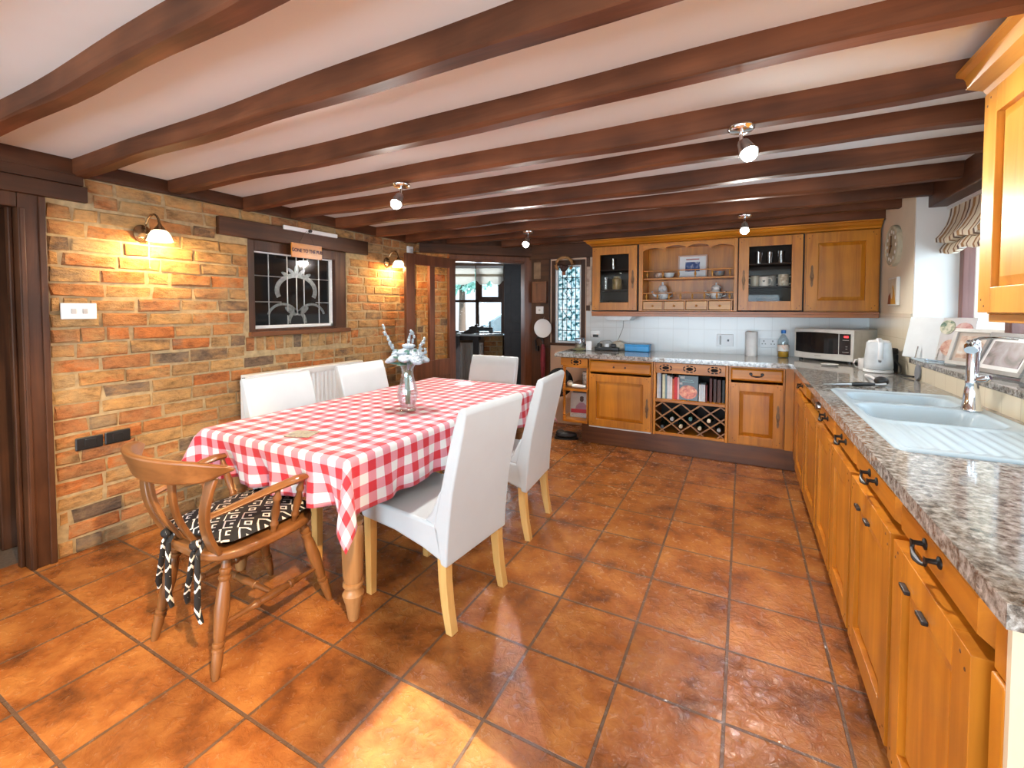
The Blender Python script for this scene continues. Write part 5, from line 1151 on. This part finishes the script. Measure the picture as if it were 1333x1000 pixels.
# ------------------------------------------------------------------ window recess, right
MAR = {'y': wood('window_maroon_y', (0.22, 0.085, 0.065), (0.12, 0.04, 0.03), 'y'), 'z': wood('window_maroon', (0.22, 0.085, 0.065), (0.12, 0.04, 0.03), 'z')}
w3 = struct(obj('window_3', MB().box(1.22, 1.28, 3.79, 3.845, 1.03, 1.96).box(1.22, 1.28, 1.2, 1.26, 1.03, 1.96).box(1.22, 1.28, 1.26, 3.79, 1.03, 1.085).box(1.22, 1.28, 1.26, 3.79, 1.90, 1.96), MAR['z'], bevel=.005))
for y in (3.22, 2.66, 2.09, 1.66): obj('mullion', MB().box(1.215, 1.28, y - .035, y + .035, 1.085, 1.90), MAR['z'], w3, bevel=.005)
for ya, yb in ((3.255, 3.79), (2.695, 3.185), (2.125, 2.625), (1.695, 2.055), (1.26, 1.625)): obj('glass_pane', MB().box(1.248, 1.252, ya, yb, 1.085, 1.90), GLASS, w3)
def stripe_mat():
    m, nt, b = new('striped_blind'); sp = nd(nt, 'ShaderNodeSeparateXYZ'); nt.links.new(coords(nt), sp.inputs[0])
    f = math_(nt, 'FRACT', math_(nt, 'DIVIDE', sp.outputs[1], .26))
    r = ramp(nt, [(0.0, (0.72, 0.64, 0.50)), (.17, (0.17, 0.075, 0.03)), (.23, (0.72, 0.64, 0.50)), (.36, (0.36, 0.20, 0.085)), (.50, (0.74, 0.70, 0.62)), (.62, (0.13, 0.07, 0.05)), (.70, (0.70, 0.60, 0.45)), (.83, (0.28, 0.14, 0.06)), (.92, (0.74, 0.68, 0.56))], 'CONSTANT')
    nt.links.new(f, r.inputs[0]); nt.links.new(r.outputs[0], b.inputs['Base Color']); b.inputs['Roughness'].default_value = .9; return m
t = thing('roman_blind', 'brown and cream striped roman blind gathered above the sink window', 'blind', (0, 0, 0)); STR = stripe_mat()
def blind(prof, name):
    mb = MB(); n = 30; rg = []
    for i in range(n + 1):
        y = 2.08 + (3.835 - 2.08) * i / n; sg = .012 * math.sin(i * 1.1)
        rg.append([mb.b.verts.new((x, y, z + sg * k_)) for x, z, k_ in prof])
    m_ = len(prof)
    for A, B in zip(rg, rg[1:]):
        for k in range(m_): mb._f([A[k], A[(k + 1) % m_], B[(k + 1) % m_], B[k]])
    mb._f(rg[0]); mb._f(rg[-1]); return obj(name, mb, STR, t, smooth=True, angle=70)
blind([(1.205, 2.012, 0), (1.165, 2.012, 0), (1.160, 1.95, 0), (1.145, 1.89, .3), (1.115, 1.83, .6), (1.095, 1.80, 1), (1.098, 1.775, 1), (1.125, 1.77, 1), (1.17, 1.79, .6), (1.195, 1.82, .3), (1.205, 1.90, 0)], 'upper_fold')
blind([(1.205, 1.83, 0), (1.16, 1.80, .3), (1.128, 1.755, .6), (1.115, 1.725, 1), (1.12, 1.705, 1), (1.15, 1.708, 1), (1.19, 1.74, .5), (1.208, 1.78, 0)], 'lower_fold')
obj('headrail', MB().box(1.15, 1.215, 2.07, 3.84, 1.995, 2.014), WPLAST, t)

SIL = 1.031
# cookbook open on a stand
t = thing('open_cookbook', 'open cookbook with food photographs on a wire stand on the window sill', 'book', (1.055, 3.64, SIL)); t.rotation_euler = (0, 0, R(-60))
M = Matrix.Translation((0, 0.0, .012)) @ Matrix.Rotation(R(-12), 4, 'X')
def leafmb(s):
    mb = MB(); n = 8; rg = []
    for i in range(n + 1):
        x = s * .205 * i / n; y = -.016 * math.sin(math.pi * min(1, i / n * 1.3) * .7)
        rg.append([mb.b.verts.new(M @ Vector(p)) for p in ((x, y, 0), (x, y, .265), (x, .012, .265), (x, .012, 0))])
    for A, B in zip(rg, rg[1:]):
        for k in range(4): mb._f([A[k], A[(k + 1) % 4], B[(k + 1) % 4], B[k]])
    mb._f(rg[0]); mb._f(rg[-1]); return mb
obj('page', leafmb(-1), plain('page_white', (0.76, 0.80, 0.82), .6, var=.03), t, smooth=True)
pg = obj('page', leafmb(1), plain('page_grey', (0.62, 0.60, 0.60), .6, var=.1), t, smooth=True)
def disc(cx, cz, rx, rz, m, y=-.018): 
    mb = MB(); P = [M @ Vector((cx + rx * math.cos(a), y, cz + rz * math.sin(a))) for a in [2 * math.pi * i / 22 for i in range(22)]]; Q = [p + M.to_3x3() @ Vector((0, .004, 0)) for p in P]
    A = [mb.b.verts.new(p) for p in P]; B = [mb.b.verts.new(p) for p in Q]; mb._f(A); mb._f(list(reversed(B)))
    for i in range(22): mb._f([A[i], A[(i + 1) % 22], B[(i + 1) % 22], B[i]])
    return obj('food_photo', mb, m, pg)
disc(.050, .205, .044, .044, picture_mat('food_green', [(0.03, 0.12, 0.08), (0.5, 0.5, 0.35), (0.75, 0.70, 0.6)], 30, 1)); disc(.145, .195, .048, .04, picture_mat('food_pink', [(0.40, 0.12, 0.12), (0.6, 0.3, 0.27), (0.7, 0.55, 0.5)], 26, 2)); disc(.09, .08, .055, .05, picture_mat('food_orange', [(0.5, 0.18, 0.14), (0.68, 0.42, 0.32), (0.75, 0.62, 0.52)], 30, 4))
st = MB()
for x in (-.09, .045): st.tube([M @ Vector((x, .016, .2)), M @ Vector((x, .016, 0)), M @ Vector((x, -.035, -.004)), M @ Vector((x, -.032, .07))], .0035, 6)
st.tube([(-.09, .03, .004), (.045, .03, .004), (.0, .14, .004), (-.09, .03, .004)], .0035, 6)
obj('wire_stand', st, CHROME, t)
GRF = plain('grey_frame', (0.24, 0.23, 0.22), .35)
def sillframe(label, loc, rz, w, h, tilt, fm, pm, mount):
    t = framed('photo_frame', label, 'frame', loc, (R(-tilt), 0, rz), w, h, fm, pm, .022, mount, .02, None)
    hh = h * .55
    obj('strut', MB().hexa([Vector(p) for p in ((-.02, .0, hh), (.02, .0, hh), (.02, .006, hh), (-.02, .006, hh))[:4]] + [Vector(p) for p in ((-.02, .0, hh + .01), (.02, 0, hh + .01), (.02, .006, hh + .012), (-.02, .006, hh + .012))]), fm, t)
    return t
sillframe('pale photo frame on the sill, behind the tap and left of the grey frame', (1.125, 3.36, SIL + .004), R(-62), .26, .215, 17, plain('pale_frame', (0.62, 0.60, 0.56), .4), picture_mat('photo_warm', [(0.35, 0.16, 0.10), (0.62, 0.45, 0.33), (0.7, 0.66, 0.6)], 13, 7), (plain('mount_beige', (0.55, 0.47, 0.40), .7), .02))
sillframe('grey framed black and white photo on the sill, right of the tap', (1.095, 2.985, SIL + .004), R(-76), .29, .215, 24, GRF, picture_mat('photo_mono', [(0.03, 0.025, 0.025), (0.25, 0.20, 0.20), (0.40, 0.38, 0.42)], 12, 9), (WPLAST, .022))
sillframe('dark photo frame on the sill at the right edge of the view', (1.10, 2.60, SIL + .004), R(-80), .22, .19, 22, GRF, picture_mat('photo_dark', [(0.05, 0.03, 0.06), (0.20, 0.15, 0.2), (0.5, 0.45, 0.45)], 12, 12), (WPLAST, .015))
tag(obj('slate_tag', MB().prism([(.045 * math.cos(a), .05 + .05 * math.sin(a)) for a in [2 * math.pi * i / 20 for i in range(20)]], -.004, .004, 'x'), plain('slate_grey', (0.22, 0.24, 0.27), .6), loc=(XR - .02, 3.66, WT), rot=(0, R(4), 0)), 'small round grey disc leaning on the cream tiles below the sill', 'disc')

# clock and little picture on the right wall
t = thing('wall_clock', 'round cream wall clock with pale numerals on the cream wall', 'clock', (XR, 4.255, 1.825)); M = Matrix.Rotation(R(-90), 3, 'Y')
obj('case', MB().lathe([(.15, 0), (.152, .008), (.152, .028), (.14, .034), (.136, .028), (.002, .028)], 40, (0, 0, 0), M), plain('clock_stone', (0.50, 0.45, 0.33), .6, var=.15, scale=30), t, smooth=True)
nm = MB()
for k in range(12):
    a = 2 * math.pi * k / 12; nm.ball((-.030, .105 * math.sin(a), .105 * math.cos(a)), .013, .25, .8, 1.1, 8)
obj('numerals', nm, WHITE, t); obj('hands', MB().tube([(-.033, 0, 0), (-.033, .0, .075)], .004, 6).tube([(-.033, 0, 0), (-.033, .03, -.05)], .004, 6).ball((-.033, 0, 0), .008), BRASS, t)
t = thing('small_canvas', 'small canvas of a pale figure over warm orange on the cream wall', 'picture', (XR - .001, 4.235, 1.385)); obj('canvas', MB().box(-.02, 0, -.105, .105, 0, .205), WHITE, t, bevel=.003)
obj('painting', MB().box(-.022, -.02, -.095, .10, .008, .195), plain('canvas_cream', (0.66, 0.58, 0.46), .7), t)
obj('painted_robe', MB().prism([(-.095, .008), (.02, .008), (.02, .10), (-.03, .15), (-.06, .10)], -.0232, -.021, 'x'), plain('canvas_orange', (0.70, 0.36, 0.05), .7), t); obj('painted_brown', MB().prism([(.02, .008), (.098, .008), (.08, .07), (.02, .10)], -.0232, -.021, 'x'), plain('canvas_brown', (0.26, 0.06, 0.025), .7), t)  # orange and brown areas of the canvas picture
obj('painted_figure', MB().ball((-.0225, .0, .145), .022, .1, .9, 1).ball((-.0225, .0, .09), .035, .08, .8, 1.3), plain('canvas_pale', (0.72, 0.62, 0.45), .7), t)
t = thing('ornament_boat', 'pale carved ornament on top of the cornice at its right end', 'ornament', (.86, YW + .08, 2.079)); obj('body', MB().ball((0, 0, .03), .045, 1.6, .7, .7, 12).ball((.05, 0, .05), .025, 1, .7, 1, 8), plain('driftwood', (0.42, 0.33, 0.24), .8, bumpy=.5), t, smooth=True)
for k, (x, h) in enumerate(((.235, .055), (.305, .085))): tag(obj('candle_hook', MB().tube([(0, 0, 0), (0, 0, h * .7), (-.012, 0, h)], .005, 6), WPLAST, loc=(x, YW + .0, 2.079)), ['short', 'tall'][k] + ' thin white stick standing on the cornice above the mug cabinet', 'stick')

# ------------------------------------------------------------------ left end of the back wall
w2 = struct(obj('window_2', MB().box(-2.03, -1.985, YB - .01, YB + .06, .93, 1.93).box(-1.665, -1.615, YB - .01, YB + .06, .93, 1.93).box(-1.985, -1.665, YB - .01, YB + .06, 1.87, 1.93), DARKW['z'], bevel=.004))
obj('window_sill', MB().box(-2.05, -1.60, YB - .05, YB + .06, .93, .958), DARKW['x'], w2, bevel=.005)
obj('window_frame', MB().box(-1.985, -1.955, YB + .005, YB + .05, .958, 1.87).box(-1.685, -1.665, YB + .005, YB + .05, .958, 1.87).box(-1.955, -1.685, YB + .005, YB + .05, 1.85, 1.87).box(-1.955, -1.685, YB + .005, YB + .05, .958, .98), WPLAST, w2, bevel=.003)
obj('glass_pane', MB().box(-1.955, -1.685, YB + .025, YB + .03, .98, 1.85), FROST, w2)
cm = MB()
for k in range(6): x = -1.955 + .27 * k / 5; cm.box(x - .0035, x + .0035, YB + .019, YB + .026, .98, 1.85)
for k in range(8): z = .98 + .87 * k / 7; cm.box(-1.955, -1.685, YB + .019, YB + .026, z - .0035, z + .0035)
for zz in (1.30, 1.55, 1.72): cm.tube([(-1.87, YB + .02, zz), (-1.82, YB + .02, zz + .06), (-1.77, YB + .02, zz), (-1.82, YB + .02, zz - .06)], .005, 6, closed=True)
obj('lead_came', cm, BPLAST, w2)
struct(obj('trim_window_head', MB().box(-2.30, -1.45, YB - .05, YB, 1.95, 2.12).box(-2.16, -2.05, YB - .04, YB, 0.90, 1.95).box(-1.60, -1.56, YB - .02, YB, 1.34, 1.95), DARKW['x'], bevel=.004))
ROUGH = plain('rough_timber_block', (0.26, 0.16, 0.09), .85, var=.4, scale=12, bumpy=.6)
t = thing('wall_post', 'old timber post with pale rough patches between doorway and leaded window', 'post', (-2.27, YB - .03, 0)); obj('post', MB().box(-.015, .225, 0, .028, 0, 1.95), DARKW['z'], t, bevel=.004); obj('rough_block', MB().box(.02, .115, -.012, 0, 1.72, 1.92), ROUGH, t, bevel=.006)
t = thing('wall_box', 'dark wooden meter box above the white thermostat', 'box', (-2.165, YB - .032, 1.43)); obj('case', MB().box(-.08, .10, -.06, 0, 0, .255), DOORW, t, bevel=.004); obj('lid_panel', MB().box(-.055, .075, -.066, -.06, .025, .23), DOORW, t, bevel=.003)
t = thing('thermostat', 'white thermostat on the timber left of the leaded window', 'thermostat', (-2.165, YB - .032, 1.345)); obj('case', MB().box(-.048, .048, -.026, 0, -.045, .045), WPLAST, t, bevel=.006); obj('dial', MB().cyl((0, -.026, 0), (0, -.032, 0), .012), STEEL, t)
t = thing('wall_plate', 'plain white round plate hanging below the thermostat', 'plate', (-2.11, YB - .07, 1.13)); obj('plate', MB().lathe([(.04, 0), (.10, .012), (.112, .018), (.11, .02), (.098, .015), (.04, .004), (.002, .004)], 34, (0, 0, 0), Matrix.Rotation(R(90), 3, 'X')), WPLAST, t, smooth=True)
obj('hanger', MB().tube([(0, .0, .112), (0, .035, .14)], .002, 6), STEEL, t)
t = thing('hook_rail', 'black iron hook on the timber post', 'hook', (-2.14, YB - .07, .975)); obj('hook', MB().tube([(-.06, .0, -.10), (-.065, -.02, .01), (-.03, -.03, .045), (.02, -.03, .035), (.03, -.03, .0)], .012, 8).box(-.075, -.04, -.005, .04, -.12, -.06), IRON, t, smooth=True)
t = thing('umbrella', 'dark red folded umbrella hanging from the black hook', 'umbrella', (-2.10, YB - .10, .52)); obj('canopy', MB().lathe([(.006, 0), (.02, .04), (.032, .2), (.028, .36), (.015, .42)], 12), plain('umbrella_red', (0.22, 0.02, 0.035), .7, var=.3, scale=20), t, smooth=True); obj('handle', MB().tube([(0, 0, .42), (0, 0, .47), (-.015, 0, .495), (-.03, 0, .48)], .008, 8), IRON, t, smooth=True)
t = thing('wicker_horseshoe', 'wicker loop with dark rosette hung over the leaded window', 'ornament', (-1.845, YB - .085, 1.86)); a_ = [R(d) for d in range(-40, 221, 20)]
obj('wicker_loop', MB().tube([(.10 * math.cos(a), 0, .01 + .085 * math.sin(a)) for a in a_], .017, 8), WICK, t, smooth=True); obj('rosette', MB().ball((0, -.01, -.035), .045, .9, .5, .9, 10).ball((-.03, -.01, -.01), .028, 1, .6, 1, 8).ball((.035, -.01, -.02), .026, 1, .6, 1, 8), plain('rosette_dark', (0.06, 0.025, 0.018), .7, var=.5), t, smooth=True)
obj('hanging_tail', MB().box(-.02, .02, -.015, .005, -.11, -.06), plain('tail_brown', (0.25, 0.09, 0.04), .7), t, bevel=.004)
tag(obj('wall_tally', MB().box(-.03, .03, -.012, 0, 0, .44), picture_mat('tally_wood', [(0.30, 0.16, 0.10), (0.55, 0.38, 0.28), (0.62, 0.50, 0.40)], 9, 3), loc=(-1.56, YB - .022, 1.40)), 'narrow pale notice strip between leaded window and wall cabinet', 'strip')
t = thing('round_bag', 'round black bag with strap hanging beside the end shelves', 'bag', (-1.80, 4.62, .545)); obj('bag', MB().lathe([(.03, -.05), (.13, -.045), (.16, 0), (.13, .045), (.03, .05)], 26, (0, 0, 0), Matrix.Rotation(R(80), 3, 'X')), plain('black_fabric', (0.012, 0.012, 0.013), .8), t, smooth=True); obj('strap', MB().tube([(0.02, .02, .15), (.06, .02, .26), (.10, .03, .345)], .008, 6, flat=.4), plain('strap_brown', (0.16, 0.07, 0.04), .6), t)
t = thing('shoe', 'black shoe lying on the floor under the end shelves', 'shoe', (-1.62, 4.36, 0), R(20)); obj('upper', MB().ball((0, 0, .045), .05, 2.3, 1, .8, 14).ball((-.06, 0, .065), .042, 1.2, .9, .9, 12), BPLAST, t, smooth=True); obj('sole', MB().prism([(.125 * math.cos(a), .048 * math.sin(a)) for a in [2 * math.pi * i / 20 for i in range(20)]], 0, .018, 'z'), IRON, t)

# ------------------------------------------------------------------ ceiling spotlights
def spotlight(label, loc, rz, aim):
    t = thing('ceiling_spotlight', label, 'lamp', loc, rz, 'ceiling spotlights')
    obj('ceiling_plate', MB().lathe([(.05, 0), (.05, -.006), (.042, -.016), (.01, -.02)], 26), CHROME, t, smooth=True)
    obj('stem', MB().cyl((0, 0, -.018), (0, 0, -.06), .007).ball((0, 0, -.062), .012), CHROME, t, smooth=True)
    d = Vector(aim).normalized(); p = Vector((0, 0, -.062)) + Vector((d.x, d.y, 0)) * .02
    obj('spot_head', MB().turned(p - d * .005, p + d * .072, [(0, .012), (.15, .022), (.6, .028), (1, .036)], 20), STEEL, t, smooth=True)
    q = p + d * .0725
    obj('bulb', MB().ball(q, .030, seg=14), BULB, t, smooth=True)
    l = light('spot_light', 'SPOT', q + d * .035, 48, (1.0, 0.95, 0.88), parent=t, shadow_soft_size=.03, spot_size=R(168), spot_blend=.35); l.rotation_euler = d.to_track_quat('-Z', 'Y').to_euler()
spotlight('lit chrome ceiling spotlight nearest the leaded pub window', (-1.78, 2.03, 2.082), 0, (.05, -.5, -.8))
spotlight('lit chrome ceiling spotlight nearest the sink window', (-.018, 2.025, 2.082), 0, (.3, -.45, -.8))
spotlight('lit chrome ceiling spotlight before the glazed door', (-1.80, 3.80, 2.082), 0, (0, -.5, -.8))
spotlight('lit chrome ceiling spotlight before the mug cabinet', (.0, 3.92, 2.082), 0, (.0, -.5, -.8))
l = light('lamp_behind_right', 'SPOT', (-.10, .25, 2.0), 310, (1.0, .68, .36), shadow_soft_size=.02, spot_size=R(54), spot_blend=.45); l.rotation_euler = Vector((-2.15, .30, -1.80)).to_track_quat('-Z', 'Y').to_euler()
light('lamp_behind_left', 'SPOT', (-1.8, -.25, 2.0), 25, (1.0, .85, .65), (R(15), 0, 0), spot_size=R(150), spot_blend=.5, shadow_soft_size=.03)

# ------------------------------------------------------------------ hall beyond the diagonal doorway (u = right, d = away, from the hall origin)
HR = (0, 0, R(27.4)); HO = (0, 0, 0)
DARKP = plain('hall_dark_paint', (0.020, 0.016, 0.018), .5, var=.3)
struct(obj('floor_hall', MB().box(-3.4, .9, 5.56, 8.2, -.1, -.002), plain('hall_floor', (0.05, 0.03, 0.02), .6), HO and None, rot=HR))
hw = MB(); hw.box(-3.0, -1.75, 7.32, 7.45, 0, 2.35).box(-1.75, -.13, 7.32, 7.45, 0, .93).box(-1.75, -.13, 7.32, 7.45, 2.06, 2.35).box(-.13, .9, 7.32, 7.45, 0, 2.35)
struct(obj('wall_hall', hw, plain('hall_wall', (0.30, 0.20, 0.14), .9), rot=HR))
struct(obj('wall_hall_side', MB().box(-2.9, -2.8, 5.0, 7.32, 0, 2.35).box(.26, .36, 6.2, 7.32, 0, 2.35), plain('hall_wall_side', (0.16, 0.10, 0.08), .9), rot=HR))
struct(obj('ceiling_hall', MB().box(-3.0, .6, 4.75, 7.45, 2.30, 2.40), WHITE, rot=HR))
struct(obj('trim_hall_beam', MB().box(-2.0, .25, 6.2, 6.34, 2.03, 2.16), DARKW['x'], rot=HR))
w4 = struct(obj('window_4', MB().box(-1.75, -1.69, 7.33, 7.41, .95, 2.06).box(-.18, -.13, 7.33, 7.41, .95, 2.06).box(-.60, -.54, 7.33, 7.41, .95, 2.06).box(-1.12, -1.06, 7.33, 7.41, .95, 2.06).box(-1.69, -.18, 7.33, 7.41, 1.47, 1.51).box(-1.69, -.18, 7.33, 7.41, .95, .985).box(-1.69, -.18, 7.33, 7.41, 2.02, 2.06), DARKW['z'], rot=HR, bevel=.004))
obj('glass_pane', MB().box(-1.69, -.18, 7.368, 7.372, .985, 2.02), GLASS, w4)
obj('casement', MB().box(-.54, -.49, 7.32, 7.36, 1.51, 1.95).box(-.23, -.18, 7.32, 7.36, 1.51, 1.95).box(-.49, -.23, 7.32, 7.36, 1.51, 1.56), DARKW['z'], w4, bevel=.003)
def sheer(name, col):
    m, nt, b = new(name); tr = nd(nt, 'ShaderNodeBsdfTranslucent'); tr.inputs[0].default_value = (*col, 1); b.inputs['Base Color'].default_value = (*col, 1); b.inputs['Roughness'].default_value = .9
    wv = nd(nt, 'ShaderNodeTexNoise', i_Scale=90.0); nt.links.new(coords(nt), wv.inputs['Vector']); bump(nt, b, wv.outputs[0], .1, .001)
    mx = nd(nt, 'ShaderNodeMixShader'); mx.inputs[0].default_value = .6; nt.links.new(b.outputs[0], mx.inputs[1]); nt.links.new(tr.outputs[0], mx.inputs[2]); nt.links.new(mx.outputs[0], nt.nodes['Material Output'].inputs[0]); return m
def hall_blind(label, a, b):
    t = thing('window_blind', label, 'blind', (0, 0, 0), R(27.4), 'scalloped blinds in the hall window'); P = [(a, 2.06), (b, 2.06)]; n = 30
    for i in range(n + 1):
        s = 1 - i / n; P.append((a + (b - a) * s, 1.775 + .03 * math.cos(s * math.pi * 4) + .012 * math.cos(s * math.pi * 8)))
    obj('cloth', MB().prism(P, 7.25, 7.262, 'y'), sheer('blind_cream', (0.80, 0.77, 0.72)), t); obj('band', MB().box(a, b, 7.24, 7.25, 1.885, 1.925), sheer('blind_band', (0.62, 0.55, 0.46)), t); obj('roller', MB().box(a, b, 7.235, 7.30, 2.02, 2.06), WPLAST, t)
hall_blind('left scalloped cream blind in the hall window', -1.70, -.60); hall_blind('right scalloped cream blind in the hall window', -.58, -.14)
t = thing('console_table', 'pale topped console with dark legs below the hall window', 'table', (0, 0, 0), R(27.4)); P = [(-1.6, 7.30), (-.14, 7.30), (-.14, 7.16)] + [(-.14 - .75 * i / 12, 7.16 - .20 * math.sin(math.pi * i / 12)) for i in range(1, 13)] + [(-1.6, 7.14)]
obj('top', MB().prism(P, .935, .965, 'z'), plain('console_top', (0.55, 0.60, 0.64), .12), t)
for u in (-.87, -.57): obj('leg', MB().box(u - .045, u + .045, 7.0, 7.1, 0, .935), DARKP, t, bevel=.004)
obj('rail', MB().box(-1.6, -.5, 7.1, 7.13, .86, .935), DARKP, t)
t = thing('hall_radiator', 'white radiator behind the dark console legs in the hall', 'radiator', (0, 0, 0), R(27.4)); pn = MB(); P = []
for i in range(81): P.append((-1.3 + .83 * i / 80, 7.25 + (.012 if i % 4 in (1, 2) else 0)))
P += [(-.47, 7.29), (-1.3, 7.29)]
obj('panel', pn.prism(P, .2, .78, 'z'), RADW, t); obj('top_grille', MB().box(-1.31, -.47, 7.235, 7.295, .78, .81), RADW, t)
t = thing('brick_pier', 'low brick pier under the right end of the hall window', 'pier', (0, 0, 0), R(27.4)); mb = MB(); mb.mi = 1; mb.box(-.445, -.15, 7.20, 7.318, 0, .93); mb.mi = 0; rr = random.Random(5)
for k in range(11):
    o_ = .0 if k % 2 else -.11; u = -.46 + o_
    while u < -.16:
        a, b = max(u, -.46), min(u + .21, -.15)
        if b - a > .03: mb.box(a + .004, b - .004, 7.192, 7.21, k * .084 + .006, k * .084 + .076)
        u += .22
obj('brickwork', mb, [BRICK, MORTAR], t)
t = thing('hall_cupboard', 'tall black panelled cupboard right of the hall window', 'cupboard', (0, 0, 0), R(27.4)); obj('case', MB().box(-.12, .25, 6.85, 7.31, 0, 2.10), DARKP, t, bevel=.005); obj('door', MB().box(-.105, .24, 6.832, 6.85, .05, 2.06), DARKP, t, bevel=.004); obj('door_panel', MB().box(-.02, .18, 6.824, 6.832, 1.15, 1.95).box(-.02, .18, 6.824, 6.832, .2, 1.0), DARKP, t, bevel=.006)
t = thing('toy_tractor', 'black toy traction engine on the console before the hall window', 'toy', (0, 0, 0), R(27.4)); z0 = .966
for u, r in ((-.625, .062), (-.335, .036)): obj('wheel', MB().lathe([(r * .3, -.02), (r, -.018), (r, .018), (r * .3, .02)], 20, (u, 7.12, z0 + r), Matrix.Rotation(R(90), 3, 'X')), BPLAST, t, smooth=True)
obj('boiler', MB().cyl((-.56, 7.15, z0 + .075), (-.31, 7.15, z0 + .07), .032), BPLAST, t, smooth=True); obj('cab', MB().box(-.69, -.54, 7.11, 7.19, z0 + .05, z0 + .11).box(-.60, -.55, 7.11, 7.19, z0 + .11, z0 + .15), BPLAST, t, bevel=.006); obj('chimney', MB().turned((-.355, 7.15, z0 + .09), (-.355, 7.15, z0 + .20), [(0, .014), (.7, .010), (.9, .012), (1, .017)]), BPLAST, t, smooth=True); obj('flywheel', MB().lathe([(.03, -.006), (.03, .006)], 16, (-.48, 7.105, z0 + .10), Matrix.Rotation(R(90), 3, 'X')), BPLAST, t)
obj('tow_bar', MB().hexa([Vector(p) for p in ((-.82, 7.13, z0), (-.64, 7.13, z0), (-.64, 7.17, z0), (-.82, 7.17, z0), (-.78, 7.13, z0 + .03), (-.66, 7.13, z0 + .08), (-.66, 7.17, z0 + .08), (-.78, 7.17, z0 + .03))]), BPLAST, t)
tag(obj('dark_dish', MB().lathe([(.04, 0), (.08, .03), (.085, .045), (.078, .045), (.04, .012), (.003, .01)], 20), IRON, loc=(-.93 * math.cos(R(27.4)) - 7.15 * math.sin(R(27.4)), -.93 * math.sin(R(27.4)) + 7.15 * math.cos(R(27.4)), .966), smooth=True), 'dark dish at the left end of the hall console', 'dish')

# outside the hall window
struct(obj('ground_outside', MB().box(-9, 5, 7.5, 24, -.2, -.15), plain('pale_drive', (0.82, 0.84, 0.85), .9, var=.1, scale=2), rot=HR))
rr = random.Random(9)
FOL = plain('garden_leaf', (0.26, 0.60, 0.52), .6, var=.5, scale=3)
def tree(label, u, d, zc, r, n):
    t = thing('garden_tree', label, 'tree', (u * math.cos(R(27.4)) - d * math.sin(R(27.4)), u * math.sin(R(27.4)) + d * math.cos(R(27.4)), -.15)); mb = MB()
    for k in range(n):
        v = Vector((rr.gauss(0, 1), rr.gauss(0, 1), rr.gauss(0, 1))).normalized() * r * rr.uniform(.5, 1.0); v.z *= .7; c = v + Vector((0, 0, zc)); s = rr.uniform(.06, .14)
        e1 = Vector((rr.gauss(0, 1), rr.gauss(0, 1), rr.gauss(0, 1))).normalized(); e2 = e1.cross(Vector((rr.gauss(0, 1), rr.gauss(0, 1), rr.gauss(0, 1)))).normalized(); nn = e1.cross(e2) * .01
        mb.hexa([c - e1 * s, c - e2 * s * .5, c + e1 * s, c + e2 * s * .5, c - e1 * s + nn, c - e2 * s * .5 + nn, c + e1 * s + nn, c + e2 * s * .5 + nn])
    obj('foliage', mb, FOL, t, fix=False); obj('trunk', MB().turned((0, 0, 0), (0, 0, zc), [(0, .14), (.5, .10), (1, .07)]), plain('bark', (0.12, 0.09, 0.07), .9), t, smooth=True)
tree('green garden tree seen in the left pane of the hall window', -1.45, 13.0, 2.75, 1.15, 1600); tree('green garden tree seen in the right pane of the hall window', .6, 16.0, 3.1, 1.6, 1900)
t = thing('parked_car', 'pale blue parked car seen low in the hall window', 'car', (-.25 * math.cos(R(27.4)) - 10.2 * math.sin(R(27.4)), -.25 * math.sin(R(27.4)) + 10.2 * math.cos(R(27.4)), -.15), R(27.4 + 8))
CARP = plain('car_pale_blue', (0.38, 0.52, 0.62), .2, coat=.5)
obj('body', MB().prism([(-1.6, .25), (1.9, .25), (1.95, .7), (1.5, .95), (-.9, .98), (-1.62, .72)], -.8, .8, 'y'), CARP, t, bevel=.08, seg=3, smooth=True); obj('cabin', MB().prism([(-.85, .95), (1.3, .95), (.9, 1.36), (-.1, 1.40)], -.68, .68, 'y'), plain('car_glass', (0.10, 0.16, 0.20), .05), t, bevel=.05, smooth=True)
for x in (-1.05, 1.25): obj('wheel', MB().lathe([(.15, -.1), (.31, -.09), (.31, .09), (.15, .1)], 22, (x, -.75, .31), Matrix.Rotation(R(90), 3, 'X')), BPLAST, t, smooth=True)

struct(obj('wall_sun_block', MB().box(3.0, 3.15, 1.2, 7.0, -.2, 4.2), plain('sun_block_white', (0.75, 0.75, 0.73), .9)))  # unseen wall added to keep direct sun out of the sink window

# seat every thing's own origin at its base
bpy.context.view_layer.update()
for o in list(SC.objects):
    if o.type == 'EMPTY' and o.parent is None and o.location.length < 1e-6:
        ch = [c for c in o.children if c.type == 'MESH']
        P = [c.matrix_local @ v.co for c in ch for v in c.data.vertices]
        c0 = Vector(((min(p.x for p in P) + max(p.x for p in P)) / 2, (min(p.y for p in P) + max(p.y for p in P)) / 2, min(p.z for p in P)))
        for c in o.children: c.location = c.location - c0
        o.location = o.rotation_euler.to_matrix() @ c0
